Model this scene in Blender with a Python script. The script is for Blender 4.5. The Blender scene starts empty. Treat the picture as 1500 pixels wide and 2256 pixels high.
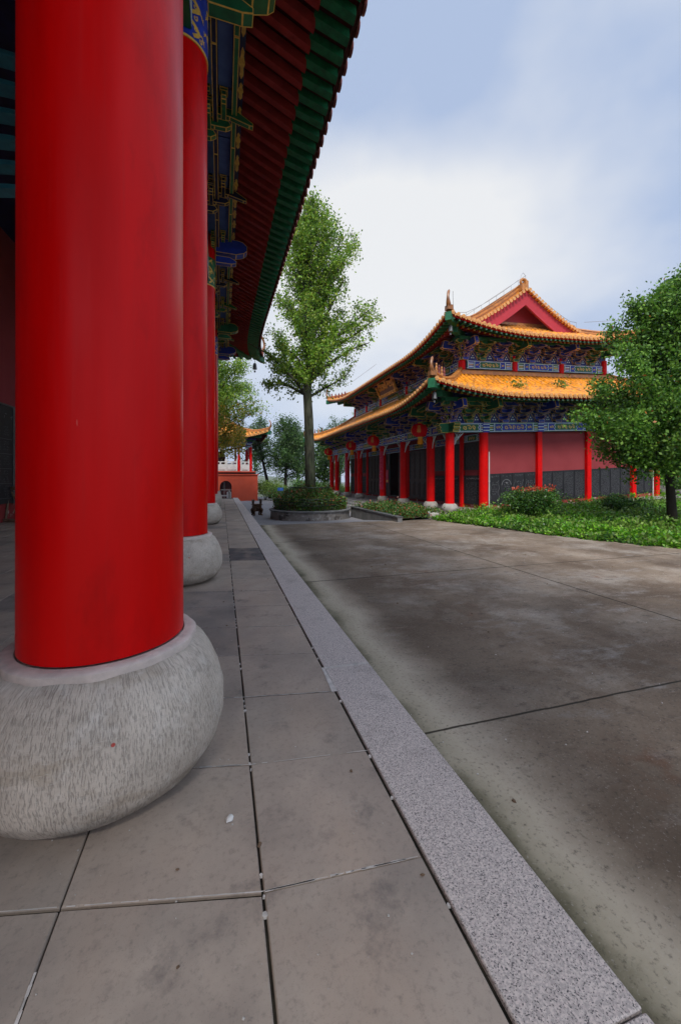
import bpy, bmesh, math, random
import numpy as np
from mathutils import Vector, Matrix
R = math.radians
SC = bpy.context.scene
COL = SC.collection
random.seed(7); RNG = np.random.default_rng(11)

# ------------------------------------------------------------------ camera
YAW = 16.7
cd = bpy.data.cameras.new('camera'); cam = bpy.data.objects.new('camera', cd); COL.objects.link(cam)
cd.sensor_fit = 'VERTICAL'; cd.sensor_height = 36.0; cd.sensor_width = 24.0
cd.lens = 870/2256*36
cd.shift_x = 0.0; cd.shift_y = -76/2256
cd.clip_start = 0.05; cd.clip_end = 3000
cam.location = (0, 0, 1.5); cam.rotation_euler = (R(90), 0, R(-YAW))
SC.camera = cam
def pixdir(x, y):
    a = R(YAW); v = (x-750)/870; w = (1052-y)/870
    return Vector((v*math.cos(a)+math.sin(a), math.cos(a)-v*math.sin(a), w)).normalized()

# ------------------------------------------------------------------ sky
SUN_EL, SUN_AZ = 48, 200       # azimuth clockwise from +Y
W = bpy.data.worlds.new('World'); SC.world = W; W.use_nodes = True
nt = W.node_tree; N = nt.nodes; L = nt.links; N.clear()
out = N.new('ShaderNodeOutputWorld'); bg = N.new('ShaderNodeBackground'); bg.inputs[1].default_value = 0.1
L.new(bg.outputs[0], out.inputs[0])
sky = N.new('ShaderNodeTexSky'); sky.sky_type = 'NISHITA'; sky.sun_disc = False
sky.sun_elevation = R(SUN_EL); sky.sun_rotation = R(SUN_AZ); sky.air_density = 1.0; sky.dust_density = 2.0
tc = N.new('ShaderNodeTexCoord')
def wmix(a, b, f, blend='MIX'):
    m = N.new('ShaderNodeMix'); m.data_type = 'RGBA'; m.blend_type = blend
    for s, v in ((m.inputs[6], a), (m.inputs[7], b), (m.inputs[0], f)):
        if hasattr(v, 'is_linked') or isinstance(v, bpy.types.NodeSocket): L.new(v, s)
        elif isinstance(v, (int, float)): s.default_value = v
        else: s.default_value = (*v, 1)
    return m.outputs[2]
def wmath(op, a, b=None, clamp=False):
    m = N.new('ShaderNodeMath'); m.operation = op; m.use_clamp = clamp
    for i, v in enumerate((a, b)):
        if v is None: continue
        if isinstance(v, (int, float)): m.inputs[i].default_value = v
        else: L.new(v, m.inputs[i])
    return m.outputs[0]
nz = N.new('ShaderNodeTexNoise'); nz.inputs['Scale'].default_value = 2.1; nz.inputs['Detail'].default_value = 4; nz.inputs['Distortion'].default_value = .35
mp = N.new('ShaderNodeMapping'); mp.inputs['Scale'].default_value = (1, 1, 1.7); mp.inputs['Location'].default_value = (.3, .9, .2)
L.new(tc.outputs['Generated'], mp.inputs[0]); L.new(mp.outputs[0], nz.inputs[0])
nz2 = N.new('ShaderNodeTexNoise'); nz2.inputs['Scale'].default_value = 5.0; nz2.inputs['Detail'].default_value = 5
L.new(mp.outputs[0], nz2.inputs[0])
def spot(x, y, width, amt):       # a bright or blue region of the cloud deck around one sky direction
    d = N.new('ShaderNodeVectorMath'); d.operation = 'DOT_PRODUCT'; L.new(tc.outputs['Generated'], d.inputs[0])
    d.inputs[1].default_value = pixdir(x, y)
    k = wmath('MULTIPLY', wmath('SUBTRACT', 1.0, d.outputs['Value']), 1/width)
    return wmath('MULTIPLY', wmath('POWER', 2.718, wmath('MULTIPLY', k, -1.0)), amt)
cov = wmath('ADD', wmath('MULTIPLY', wmath('SUBTRACT', nz.outputs[0], .5), 1.5), wmath('MULTIPLY', wmath('SUBTRACT', nz2.outputs[0], .5), .65))
for s in [(820, 520, .035, .85), (1130, 380, .03, .55), (700, 640, .03, .40), (960, 640, .05, .22), (1000, 210, .012, -.60), (1450, 60, .06, -.36), (700, 60, .03, -.30), (1450, 640, .05, -.10), (760, 860, .02, -.25), (1350, 560, .06, .0), (880, 20, .05, -.08), (1300, 200, .03, .10)]:
    cov = wmath('ADD', cov, spot(*s))
f = wmath('ADD', cov, .22, clamp=True)
CLOUD = wmix((4.2, 5.15, 7.1), (8.2, 8.3, 8.4), f)
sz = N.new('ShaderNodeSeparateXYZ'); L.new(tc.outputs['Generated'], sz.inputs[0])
zr_ = N.new('ShaderNodeMapRange'); zr_.interpolation_type = 'SMOOTHSTEP'; L.new(sz.outputs[2], zr_.inputs[0]); zr_.inputs[1].default_value = .80; zr_.inputs[2].default_value = 1.0; zr_.inputs[3].default_value = 1.0; zr_.inputs[4].default_value = 2.6  # sky strengthened towards the zenith, above the view, to brighten the scene
br_ = N.new('ShaderNodeMapRange'); br_.interpolation_type = 'SMOOTHSTEP'; L.new(sz.outputs[1], br_.inputs[0]); br_.inputs[1].default_value = .1; br_.inputs[2].default_value = -.7; br_.inputs[3].default_value = 1.0; br_.inputs[4].default_value = 1.5  # clouds behind the camera raised as well, added light from out of view
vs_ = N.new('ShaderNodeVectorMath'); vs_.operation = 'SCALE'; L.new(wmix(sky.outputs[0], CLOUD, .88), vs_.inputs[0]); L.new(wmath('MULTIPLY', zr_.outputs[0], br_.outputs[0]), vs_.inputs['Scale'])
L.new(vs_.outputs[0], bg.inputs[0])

# ------------------------------------------------------------------ sun behind thin cloud
sd = bpy.data.lights.new('sun', 'SUN'); so = bpy.data.objects.new('sun', sd); COL.objects.link(so)
sd.energy = 2.9; sd.angle = R(14); sd.color = (1, .96, .9)
a, e = R(SUN_AZ), R(SUN_EL)
so.rotation_euler = Vector((math.sin(a)*math.cos(e), math.cos(a)*math.cos(e), math.sin(e))).to_track_quat('Z', 'Y').to_euler()
SC.view_settings.view_transform = 'Standard'; SC.view_settings.look = 'None'
SC.view_settings.exposure = 0.2; SC.view_settings.gamma = 1.0; SC.view_settings.use_curve_mapping = False
SC.render.engine = 'CYCLES'
SC.cycles.use_denoising = True; SC.cycles.max_bounces = 6; SC.cycles.transparent_max_bounces = 6
SC.cycles.diffuse_bounces = 4; SC.cycles.glossy_bounces = 3; SC.cycles.sample_clamp_indirect = 4

# ------------------------------------------------------------------ materials
MATS = {}
class NT:
    def __init__(s, name):
        s.m = bpy.data.materials.new(name); s.m.use_nodes = True
        s.t = s.m.node_tree; s.N = s.t.nodes; s.L = s.t.links
        s.b = s.N['Principled BSDF']; MATS[name] = s.m
        c = s.N.new('ShaderNodeTexCoord'); s.obj = c.outputs['Object']
    def n(s, t, **k):
        o = s.N.new(t)
        for a_, v in k.items(): setattr(o, a_, v)
        return o
    def set(s, sock, v):
        if isinstance(v, bpy.types.NodeSocket): s.L.new(v, sock)
        elif isinstance(v, (int, float)): sock.default_value = v
        elif len(v) == 3 and sock.type == 'RGBA': sock.default_value = (*v, 1)
        else: sock.default_value = v
    def map(s, scale=(1, 1, 1), vec=None, rot=(0, 0, 0), loc=(0, 0, 0)):
        o = s.n('ShaderNodeMapping'); s.L.new(vec or s.obj, o.inputs[0])
        o.inputs['Scale'].default_value = scale; o.inputs['Rotation'].default_value = rot; o.inputs['Location'].default_value = loc
        return o.outputs[0]
    def noise(s, scale, detail=4, vec=None, rough=.55, dist=0):
        o = s.n('ShaderNodeTexNoise'); s.L.new(vec or s.obj, o.inputs[0])
        o.inputs['Scale'].default_value = scale; o.inputs['Detail'].default_value = detail
        o.inputs['Roughness'].default_value = rough; o.inputs['Distortion'].default_value = dist
        return o.outputs[0]
    def vor(s, scale, vec=None, feature='F1', out='Distance', rnd=1):
        o = s.n('ShaderNodeTexVoronoi', feature=feature); s.L.new(vec or s.obj, o.inputs[0])
        o.inputs['Scale'].default_value = scale; o.inputs['Randomness'].default_value = rnd
        return o.outputs[out]
    def ramp(s, f, lo, hi, a=0.0, b=1.0):
        o = s.n('ShaderNodeMapRange'); o.clamp = True; s.set(o.inputs[0], f)
        o.inputs[1].default_value = lo; o.inputs[2].default_value = hi
        o.inputs[3].default_value = a; o.inputs[4].default_value = b
        return o.outputs[0]
    def mix(s, a, b, f, blend='MIX'):
        o = s.n('ShaderNodeMix', data_type='RGBA', blend_type=blend)
        s.set(o.inputs[6], a); s.set(o.inputs[7], b); s.set(o.inputs[0], f)
        return o.outputs[2]
    def math(s, op, a, b=0.0):
        o = s.n('ShaderNodeMath', operation=op); s.set(o.inputs[0], a); s.set(o.inputs[1], b); return o.outputs[0]
    def bump(s, h, strength, dist=.01):
        o = s.n('ShaderNodeBump'); s.set(o.inputs['Height'], h); o.inputs['Strength'].default_value = strength
        o.inputs['Distance'].default_value = dist
        if s.b.inputs['Normal'].is_linked: s.L.new(s.b.inputs['Normal'].links[0].from_socket, o.inputs['Normal'])
        s.L.new(o.outputs[0], s.b.inputs['Normal'])
    def fin(s, col, rough, spec=.5):
        s.set(s.b.inputs['Base Color'], col); s.set(s.b.inputs['Roughness'], rough)
        s.b.inputs['Specular IOR Level'].default_value = spec
        return s.m
def simple(name, c1, c2=None, scale=6, rough=.6, bump=0, bscale=40, spec=.5, metal=0, lo=.35, hi=.65, stretch=(1, 1, 1)):
    t = NT(name)
    col = c1
    if c2: col = t.mix(c1, c2, t.ramp(t.noise(scale, 5, t.map(stretch)), lo, hi))
    if bump: t.bump(t.noise(bscale, 3), bump)
    t.b.inputs['Metallic'].default_value = metal
    return t.fin(col, rough, spec)
M = MATS
# lacquered red columns: fine vertical brush marks, scuffs, uneven gloss
t = NT('red_lacquer')
c = t.mix((.70, .0004, .0008), (.56, .0003, .0006), t.ramp(t.noise(5, 5, t.map((1, 1, .12))), .35, .7))
c = t.mix(c, (.60, .012, .012), t.ramp(t.noise(60, 2, t.map((1, 1, .02))), .55, .8, 0, .5))
c = t.mix(c, (.30, .001, .001), t.ramp(t.noise(2.2, 7, t.map((1, 1, .35)), .7), .52, .70, 0, .5))
c = t.mix(c, (.7, .3, .25), t.math('MULTIPLY', t.ramp(t.noise(9, 2, t.map((3, 3, .5), rot=(.3, .2, 0))), .762, .772), .4))
t.bump(t.noise(3, 3, t.map((1, 1, .3))), .25, .01); t.bump(t.noise(160, 2, t.map((1, 1, .05))), .05, .004)
t.fin(c, t.ramp(t.noise(4, 4, t.map((1, 1, .3))), .3, .7, .28, .48), .15)
simple('red_post', (.68, .001, .001), (.55, .001, .001), 3, .55, .1, 20, .14)
simple('red_board_shaded', (.06, .008, .007), (.035, .005, .005), 8, .8, .2, 40, .1)  # colour darkened so the gaps between rafters read as deep shade
simple('red_rafter', (.33, .035, .030), (.22, .022, .019), 5, .7, .2, 60, .15)
simple('red_plaster', (.275, .045, .052), (.235, .036, .042), 1.3, .95, .25, 60, .2, lo=.3, hi=.7)
simple('plinth_red', (.28, .04, .04), (.55, .42, .38), 2.6, .9, .3, 30, .2, lo=.60, hi=.66)
simple('tower_plaster', (.54, .088, .045), (.46, .070, .036), 1.1, .95, .2, 50, .2)
simple('green_paint', (.012, .14, .058), (.010, .095, .042), 7, .5, .15, 50, .4)
simple('green_rafter', (.014, .17, .068), (.010, .10, .044), 9, .5, .2, 60, .3)
simple('blue_paint', (.014, .045, .45), (.010, .030, .30), 6, .5, .1, 50, .4)
simple('navy_paint', (.014, .030, .22), (.010, .018, .12), 6, .5, .1, 50, .4)
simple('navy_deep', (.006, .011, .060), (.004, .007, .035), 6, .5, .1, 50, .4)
simple('soffit_blue', (.10, .17, .42), (.07, .12, .33), 4, .6, .1, 30, .3)
simple('white_paint', (.70, .80, .78), (.50, .62, .66), 10, .6, 0)
simple('gold_paint', (.62, .38, .05), (.42, .23, .03), 12, .42, .1, 60, .6)
simple('gold_line', (.82, .50, .10), (.60, .36, .06), 14, .42, 0)
simple('teal_paint', (.04, .22, .30), (.03, .15, .22), 6, .5, 0)
# glazed roof tiles, weathered
t = NT('glazed_tile')
c = t.mix((.82, .29, .008), (.58, .19, .010), t.ramp(t.noise(3, 6), .4, .68))
c = t.mix(c, (.95, .46, .04), t.ramp(t.noise(17, 3), .55, .75, 0, .7))
c = t.mix(c, (.30, .11, .015), t.ramp(t.noise(4.2, 2, t.map((1, 1, 1), loc=(7, 7, 7)), .3), .56, .62, 0, .7))
c = t.mix(c, (.16, .10, .06), t.ramp(t.noise(1.6, 7, rough=.7), .54, .70, 0, .75))
t.bump(t.noise(12, 3), .15, .01)
t.fin(c, t.ramp(t.noise(6, 3), .3, .7, .25, .5), .5)
t = NT('tile_trough')
c = t.mix((.46, .17, .012), (.20, .08, .02), t.ramp(t.noise(4, 6), .4, .65)); t.fin(c, .6, .4)
simple('ridge_tile', (.52, .20, .035), (.30, .12, .035), 5, .4, .25, 25)
simple('horn_tile', (.30, .11, .025), (.16, .06, .02), 5, .4, .2, 25)
simple('clay_tile', (.20, .035, .030), (.11, .02, .02), 9, .6, .2, 30)
simple('drip_tile', (.70, .34, .10), (.45, .20, .06), 12, .4, .2, 30)
# stone drum: rows of short vertical chisel marks
t = NT('drum_stone')
sx = t.n('ShaderNodeSeparateXYZ'); t.L.new(t.obj, sx.inputs[0])
ang = t.math('ARCTAN2', sx.outputs[1], sx.outputs[0])
cv = t.n('ShaderNodeCombineXYZ'); t.L.new(ang, cv.inputs[0]); t.L.new(sx.outputs[2], cv.inputs[1])
g1 = t.noise(1, 3, t.map((125, 38, 1), cv.outputs[0]), .6, .2)
g2 = t.noise(1, 2, t.map((60, 12, 1), cv.outputs[0], loc=(3, 5, 2)), .5)
hor = t.noise(1, 3, t.map((9, 100, 1), cv.outputs[0]), .6)
c = t.mix((.62, .545, .46), (.40, .345, .285), t.ramp(t.noise(3.2, 6), .35, .7))
c = t.mix(c, (.70, .65, .58), t.ramp(t.noise(6, 5), .55, .72, 0, .6))
c = t.mix(c, (.30, .23, .15), t.ramp(t.noise(2.2, 6, t.map((1, 1, 2.4))), .60, .72, 0, .6))
mk = t.ramp(t.math('ADD', t.math('MULTIPLY', g1, .65), t.math('MULTIPLY', g2, .35)), .40, .50)
c = t.mix((.11, .10, .09), c, t.ramp(mk, 0, 1, .60, 1))
c = t.mix(c, (.66, .60, .54), t.ramp(hor, .60, .72, 0, .35))
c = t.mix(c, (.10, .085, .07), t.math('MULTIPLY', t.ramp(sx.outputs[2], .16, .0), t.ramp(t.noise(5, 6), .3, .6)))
vo = t.n('ShaderNodeTexVoronoi'); t.L.new(t.obj, vo.inputs[0]); vo.inputs['Scale'].default_value = 6.5
hs = t.n('ShaderNodeHueSaturation'); t.L.new(vo.outputs['Color'], hs.inputs['Color']); hs.inputs['Saturation'].default_value = 2.2
rp_ = t.n('ShaderNodeValToRGB'); t.L.new(vo.outputs['Color'], rp_.inputs[0]); rp_.color_ramp.interpolation = 'CONSTANT'
e_ = rp_.color_ramp.elements; e_[0].color = (.45, .02, .015, 1); e_[1].position = .42; e_[1].color = (.70, .42, .04, 1); x_ = e_.new(.62); x_.color = (.06, .20, .05, 1)
c = t.mix(c, rp_.outputs[0], t.math('MULTIPLY', t.ramp(vo.outputs['Distance'], .06, .045, 0, .85), t.ramp(t.noise(2.3, 1), .42, .44)))
t.bump(mk, .55, .006); t.bump(hor, .35, .004); t.bump(t.noise(9, 5), .35, .02)
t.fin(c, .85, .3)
simple('drum_lip', (.68, .58, .52), (.48, .42, .38), 9, .8, .5, 30, .3)
simple('pale_stone', (.42, .40, .36), (.30, .28, .25), 5, .85, .3, 40, .3)
simple('white_marble', (.66, .64, .62), (.5, .48, .46), 3, .7, .1, 30, .3)
# slabs: bluestone with stains; one tone per loose slab
def slab(name, base, alt):
    t = NT(name)
    c = t.mix(base, alt, t.ramp(t.noise(1.7, 7, rough=.62), .36, .66))
    c = t.mix(c, (.40, .31, .24), t.ramp(t.noise(2.6, 6, t.map((1, .6, 1), loc=(4, 1, 0))), .47, .66, 0, .5))
    c = t.mix(c, (.050, .048, .056), t.ramp(t.noise(3.3, 8, t.map(loc=(9, 3, 0)), .7), .56, .72, 0, .6))
    c = t.mix(c, (.40, .38, .36), t.ramp(t.vor(21, feature='F1'), .05, .03, 0, .55))
    c = t.mix(c, (.36, .33, .31), t.ramp(t.noise(5, 9, t.map(loc=(2, 8, 0)), .75), .68, .74, 0, .5))
    c = t.mix(c, (.06, .055, .055), t.ramp(t.noise(260, 2), .62, .75, 0, .35))
    c = t.mix(c, (.10, .09, .085), t.ramp(t.noise(38, 6, t.map(loc=(1, 1, 0)), .75), .52, .72, 0, .45))
    c = t.mix(c, (.42, .40, .36), t.ramp(t.noise(24, 6, t.map(loc=(6, 1, 0)), .8), .64, .72, 0, .45))
    t.bump(t.noise(150, 3), .12, .003); t.bump(t.noise(7, 5), .15, .01)
    return t.fin(c, t.ramp(t.noise(3, 4), .3, .7, .55, .78), .35)
slab('slab_one', (.400, .335, .275), (.250, .212, .180)); slab('slab_two', (.430, .352, .285), (.295, .245, .205))
slab('slab_three', (.290, .252, .222), (.180, .160, .145)); slab('slab_dark', (.085, .075, .08), (.065, .06, .066))
simple('joint_dirt', (.018, .016, .014), (.05, .045, .035), 9, .95, .3, 60, .1)
simple('mortar', (.62, .58, .54), (.40, .38, .35), 14, .9, .4, 60, .2)
t = NT('granite')
c = t.mix((.64, .565, .52), (.42, .375, .35), t.ramp(t.noise(120, 2), .40, .60))
c = t.mix(c, (.075, .07, .075), t.ramp(t.noise(210, 2, t.map(loc=(5, 5, 5))), .57, .63))
c = t.mix(c, (.50, .42, .40), t.ramp(t.noise(150, 2, t.map(loc=(1, 7, 3))), .60, .66, 0, .8))
c = t.mix(c, (.16, .14, .125), t.ramp(t.noise(2.5, 6), .55, .78, 0, .5))
t.bump(t.noise(240, 2), .15, .002); t.fin(c, .7, .35)
# old concrete of the plaza
t = NT('plaza_concrete')
sx = t.n('ShaderNodeSeparateXYZ'); t.L.new(t.obj, sx.inputs[0])
c = t.mix((.255, .195, .142), (.135, .094, .064), t.ramp(t.noise(.55, 8, rough=.6, dist=.4), .40, .62))
c = t.mix(c, (.37, .32, .265), t.ramp(t.noise(.8, 9, t.map(loc=(3, 7, 0)), .72), .49, .68, 0, .8))
c = t.mix(c, (.36, .27, .22), t.math('MULTIPLY', t.ramp(t.noise(4.2, 9, t.map((.55, 1.4, 1), loc=(1, 2, 0)), .8), .56, .61, 0, .75), t.ramp(t.noise(.35, 3, t.map(loc=(5, 2, 0))), .48, .6)))
c = t.mix(c, (.16, .065, .03), t.math('MULTIPLY', t.ramp(t.noise(.9, 5, t.map(loc=(7, 2, 0))), .62, .75), t.ramp(t.noise(6, 6), .45, .7)))
c = t.mix(c, (.060, .040, .026), t.math('MULTIPLY', t.ramp(t.noise(.42, 8, t.map(loc=(11, 3, 0)), .72, .5), .47, .60), .42))
c = t.mix(c, (.32, .29, .26), t.ramp(t.noise(2.1, 9, t.map((.6, 1.4, 1), loc=(2, 12, 0)), .8), .54, .66, 0, .6))
c = t.mix(c, (.06, .045, .035), t.ramp(t.noise(7, 8, t.map((.7, 1.3, 1), loc=(4, 2, 0)), .78), .54, .66, 0, .65))
# run-off band beside the kerb
xx = t.math('ADD', sx.outputs[0], t.math('MULTIPLY', t.math('SUBTRACT', t.noise(1.1, 6, rough=.6), .5), .55))
band = t.math('MULTIPLY', t.ramp(xx, 1.15, 1.30), t.ramp(xx, 1.85, 1.45))
c = t.mix(c, (.50, .44, .34), t.math('MULTIPLY', band, .85))
c = t.mix(c, (.17, .155, .08), t.math('MULTIPLY', t.ramp(xx, 1.50, 1.25), .5))
c = t.mix(c, (.035, .038, .018), t.math('MULTIPLY', t.ramp(xx, 1.33, 1.17), .8))
c = t.mix(c, (.075, .056, .040), t.math('MULTIPLY', t.math('MULTIPLY', t.ramp(xx, 1.45, 1.9), t.ramp(xx, 2.9, 2.0)), .55))
c = t.mix(c, (.48, .44, .40), t.ramp(t.noise(60, 4, rough=.75), .58, .70, 0, .45))
c = t.mix(c, (.045, .038, .03), t.ramp(t.noise(45, 5, t.map(loc=(3, 3, 3)), .75), .54, .70, 0, .75))
wob = t.math('MULTIPLY', t.math('SUBTRACT', t.noise(3.0, 4), .5), .03)
def jline(axis, at, w=.012):
    d = t.math('ABSOLUTE', t.math('SUBTRACT', t.math('ADD', sx.outputs[axis], wob), at))
    return t.ramp(d, w, w*.55)
j = None
for ax, at in ((1, 2.28), (1, 6.12), (1, 10.05), (0, 5.05), (0, 9.4)):
    v = jline(ax, at, .016 if at > 3 else .011); j = v if j is None else t.math('MAXIMUM', j, v)
c = t.mix(c, (.022, .018, .012), t.math('MULTIPLY', j, .92))
t.bump(t.noise(90, 4, rough=.7), .35, .006); t.bump(t.noise(5, 6), .3, .02); t.bump(t.math('SUBTRACT', 1.0, j), .6, .01)
t.fin(c, .88, .25)
t = NT('courtyard_paving')
br = t.n('ShaderNodeTexBrick'); t.L.new(t.map((1, 1, 1), rot=(0, 0, .785)), br.inputs[0]); br.inputs['Scale'].default_value = 3.2
br.inputs['Color1'].default_value = (.27, .26, .265, 1); br.inputs['Color2'].default_value = (.22, .212, .22, 1); br.inputs['Mortar'].default_value = (.12, .115, .115, 1)
br.inputs['Mortar Size'].default_value = .02
c = t.mix(br.outputs[0], (.16, .155, .16), t.ramp(t.noise(.6, 6), .5, .7, 0, .6)); t.fin(c, .85, .3)
simple('terrace_stone', (.30, .26, .24), (.20, .175, .165), 1.5, .85, .2, 30, .3)
simple('concrete_kerb', (.17, .165, .16), (.10, .10, .095), 3, .85, .3, 40, .3)
t = NT('planter_stone')
v1 = t.vor(4.5, out='Color'); h1 = t.n('ShaderNodeHueSaturation'); t.L.new(v1, h1.inputs['Color']); h1.inputs['Saturation'].default_value = .0
c = t.mix((.06, .052, .045), (.19, .17, .15), t.ramp(h1.outputs[0], .3, .7)); c = t.mix(c, (.34, .33, .32), t.ramp(t.noise(7, 6), .55, .66, 0, .7))
t.bump(t.vor(4.5, feature='DISTANCE_TO_EDGE'), .5, .03); t.fin(c, .85, .3)
simple('black_tablet', (.016, .016, .019), (.024, .024, .028), 2, .6, .1, 40, .2)
simple('carved_line', (.17, .17, .18), (.09, .09, .10), 12, .7, 0)
simple('carved_white', (.50, .50, .50), None, 12, .7, 0)
simple('tablet_frame', (.10, .10, .10), (.06, .06, .06), 5, .7, .2)
simple('dark_wood', (.030, .020, .018), (.018, .012, .011), 6, .5, .2, 40, .4, stretch=(1, 1, .2))
simple('worn_wood', (.20, .13, .08), (.11, .07, .045), 5, .75, .4, 60, .3, stretch=(1, .15, 1))
simple('pvc_white', (.62, .60, .60), (.5, .48, .48), 3, .5, 0)
simple('lantern_red', (.92, .004, .018), (.78, .004, .012), 5, .6, .1, 60, .2)
t = MATS['lantern_red']; nt_l = t.node_tree; tr_ = nt_l.nodes.new('ShaderNodeBsdfTranslucent'); tr_.inputs[0].default_value = (1, .012, .03, 1)
ms_ = nt_l.nodes.new('ShaderNodeMixShader'); ms_.inputs[0].default_value = .5; nt_l.links.new(nt_l.nodes['Principled BSDF'].outputs[0], ms_.inputs[1]); nt_l.links.new(tr_.outputs[0], ms_.inputs[2]); nt_l.links.new(ms_.outputs[0], nt_l.nodes['Material Output'].inputs[0])
simple('tassel_gold', (.95, .40, .015), (.80, .30, .01), 20, .7, .2, 80, .3)
simple('cap_gold', (.80, .58, .05), None, 4, .4)
simple('board_brown', (.10, .035, .012), (.07, .025, .010), 6, .5, .1)
simple('board_gold', (.80, .46, .06), (.30, .15, .03), 7, .45, .6, 25, .6)
simple('banner_red', (.62, .010, .07), (.50, .008, .05), 8, .6)
simple('paper_pink', (.75, .20, .30), (.60, .10, .2), 10, .6)
simple('bronze', (.060, .036, .024), (.13, .06, .025), 9, .45, .4, 40, .5, metal=.6)
simple('bell_grey', (.16, .16, .16), (.09, .09, .09), 9, .5, .2, 40, .5, metal=.5)
simple('bell_dark', (.065, .012, .014), (.04, .008, .01), 4, .6)
simple('black_iron', (.012, .012, .013), None, 4, .5)
simple('steel_wire', (.25, .25, .25), None, 4, .4, metal=.8)
simple('sign_blue', (.02, .16, .62), (.02, .13, .5), 4, .5)
simple('soil', (.05, .038, .025), (.08, .06, .04), 4, .95, .5, 20, .1)
simple('turf', (.035, .075, .012), (.06, .09, .02), 2, .95, .5, 12, .1)
simple('rock', (.20, .19, .18), (.12, .11, .10), 4, .9, .6, 9, .2)
simple('far_field', (.06, .09, .035), (.09, .10, .05), .05, .95, 0)
simple('bird_dropping', (.75, .74, .70), (.6, .58, .55), 30, .8)
t = NT('bark_grey')
c = t.mix((.095, .095, .065), (.036, .036, .025), t.ramp(t.noise(9, 5, t.map((1, 1, .22))), .38, .62))
c = t.mix(c, (.10, .13, .06), t.ramp(t.noise(2, 4), .5, .7, 0, .5))
t.bump(t.noise(14, 4, t.map((1, 1, .2))), 1.0, .05); t.fin(c, .9, .2)
simple('bark_dark', (.030, .024, .018), (.018, .014, .011), 8, .9, .7, 18, .2, stretch=(1, 1, .3))
def leafmat(name, cols, rough=.45, trans=.35, spec=.4):
    t = NT(name)
    g = t.n('ShaderNodeNewGeometry'); r = t.n('ShaderNodeValToRGB'); t.L.new(g.outputs['Random Per Island'], r.inputs[0])
    e_ = r.color_ramp.elements
    e_[0].position = cols[0][0]; e_[0].color = (*cols[0][1], 1); e_[1].position = cols[-1][0]; e_[1].color = (*cols[-1][1], 1)
    for p_, c_ in cols[1:-1]:
        x_ = e_.new(p_); x_.color = (*c_, 1)
    big = t.ramp(t.noise(.9, 3), .35, .65, .75, 1.25)
    cc = t.mix(r.outputs[0], t.mix((0, 0, 0), r.outputs[0], 1.0), 0.0)
    hv = t.n('ShaderNodeHueSaturation'); t.L.new(cc, hv.inputs['Color']); t.L.new(big, hv.inputs['Value'])
    t.fin(hv.outputs[0], rough, spec)
    tr = t.n('ShaderNodeBsdfTranslucent'); t.L.new(hv.outputs[0], tr.inputs[0])
    ms = t.n('ShaderNodeMixShader'); ms.inputs[0].default_value = trans
    o_ = t.N['Material Output']; t.L.new(t.b.outputs[0], ms.inputs[1]); t.L.new(tr.outputs[0], ms.inputs[2]); t.L.new(ms.outputs[0], o_.inputs[0])
    return t.m
leafmat('ginkgo_leaf', [(0, (.070, .18, .012)), (.45, (.16, .31, .022)), (.8, (.26, .40, .04)), (1, (.42, .50, .07))])
leafmat('yellow_leaf', [(0, (.09, .15, .015)), (.4, (.20, .24, .02)), (.7, (.46, .34, .025)), (1, (.66, .38, .03))])
leafmat('dark_leaf', [(0, (.026, .070, .018)), (.5, (.055, .125, .028)), (1, (.11, .20, .045))])
leafmat('photinia_leaf', [(0, (.035, .11, .014)), (.5, (.10, .235, .026)), (.990, (.24, .42, .06)), (.996, (.42, .13, .03)), (1, (.5, .16, .04))], .42, .35, .35)
leafmat('hedge_leaf', [(0, (.025, .075, .012)), (.55, (.065, .15, .022)), (.88, (.13, .23, .04)), (.93, (.30, .06, .025)), (1, (.35, .12, .05))], .4, .25)
leafmat('shrub_leaf', [(0, (.020, .070, .012)), (.6, (.055, .15, .020)), (1, (.14, .26, .04))], .4, .25)
leafmat('ivy_leaf', [(0, (.045, .17, .008)), (.5, (.11, .32, .012)), (1, (.26, .50, .03))], .42, .35)
leafmat('red_tip', [(0, (.50, .045, .02)), (1, (.65, .16, .08))], .4, .3)
leafmat('olive_leaf', [(0, (.08, .15, .02)), (1, (.22, .33, .06))], .5, .3)

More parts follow.
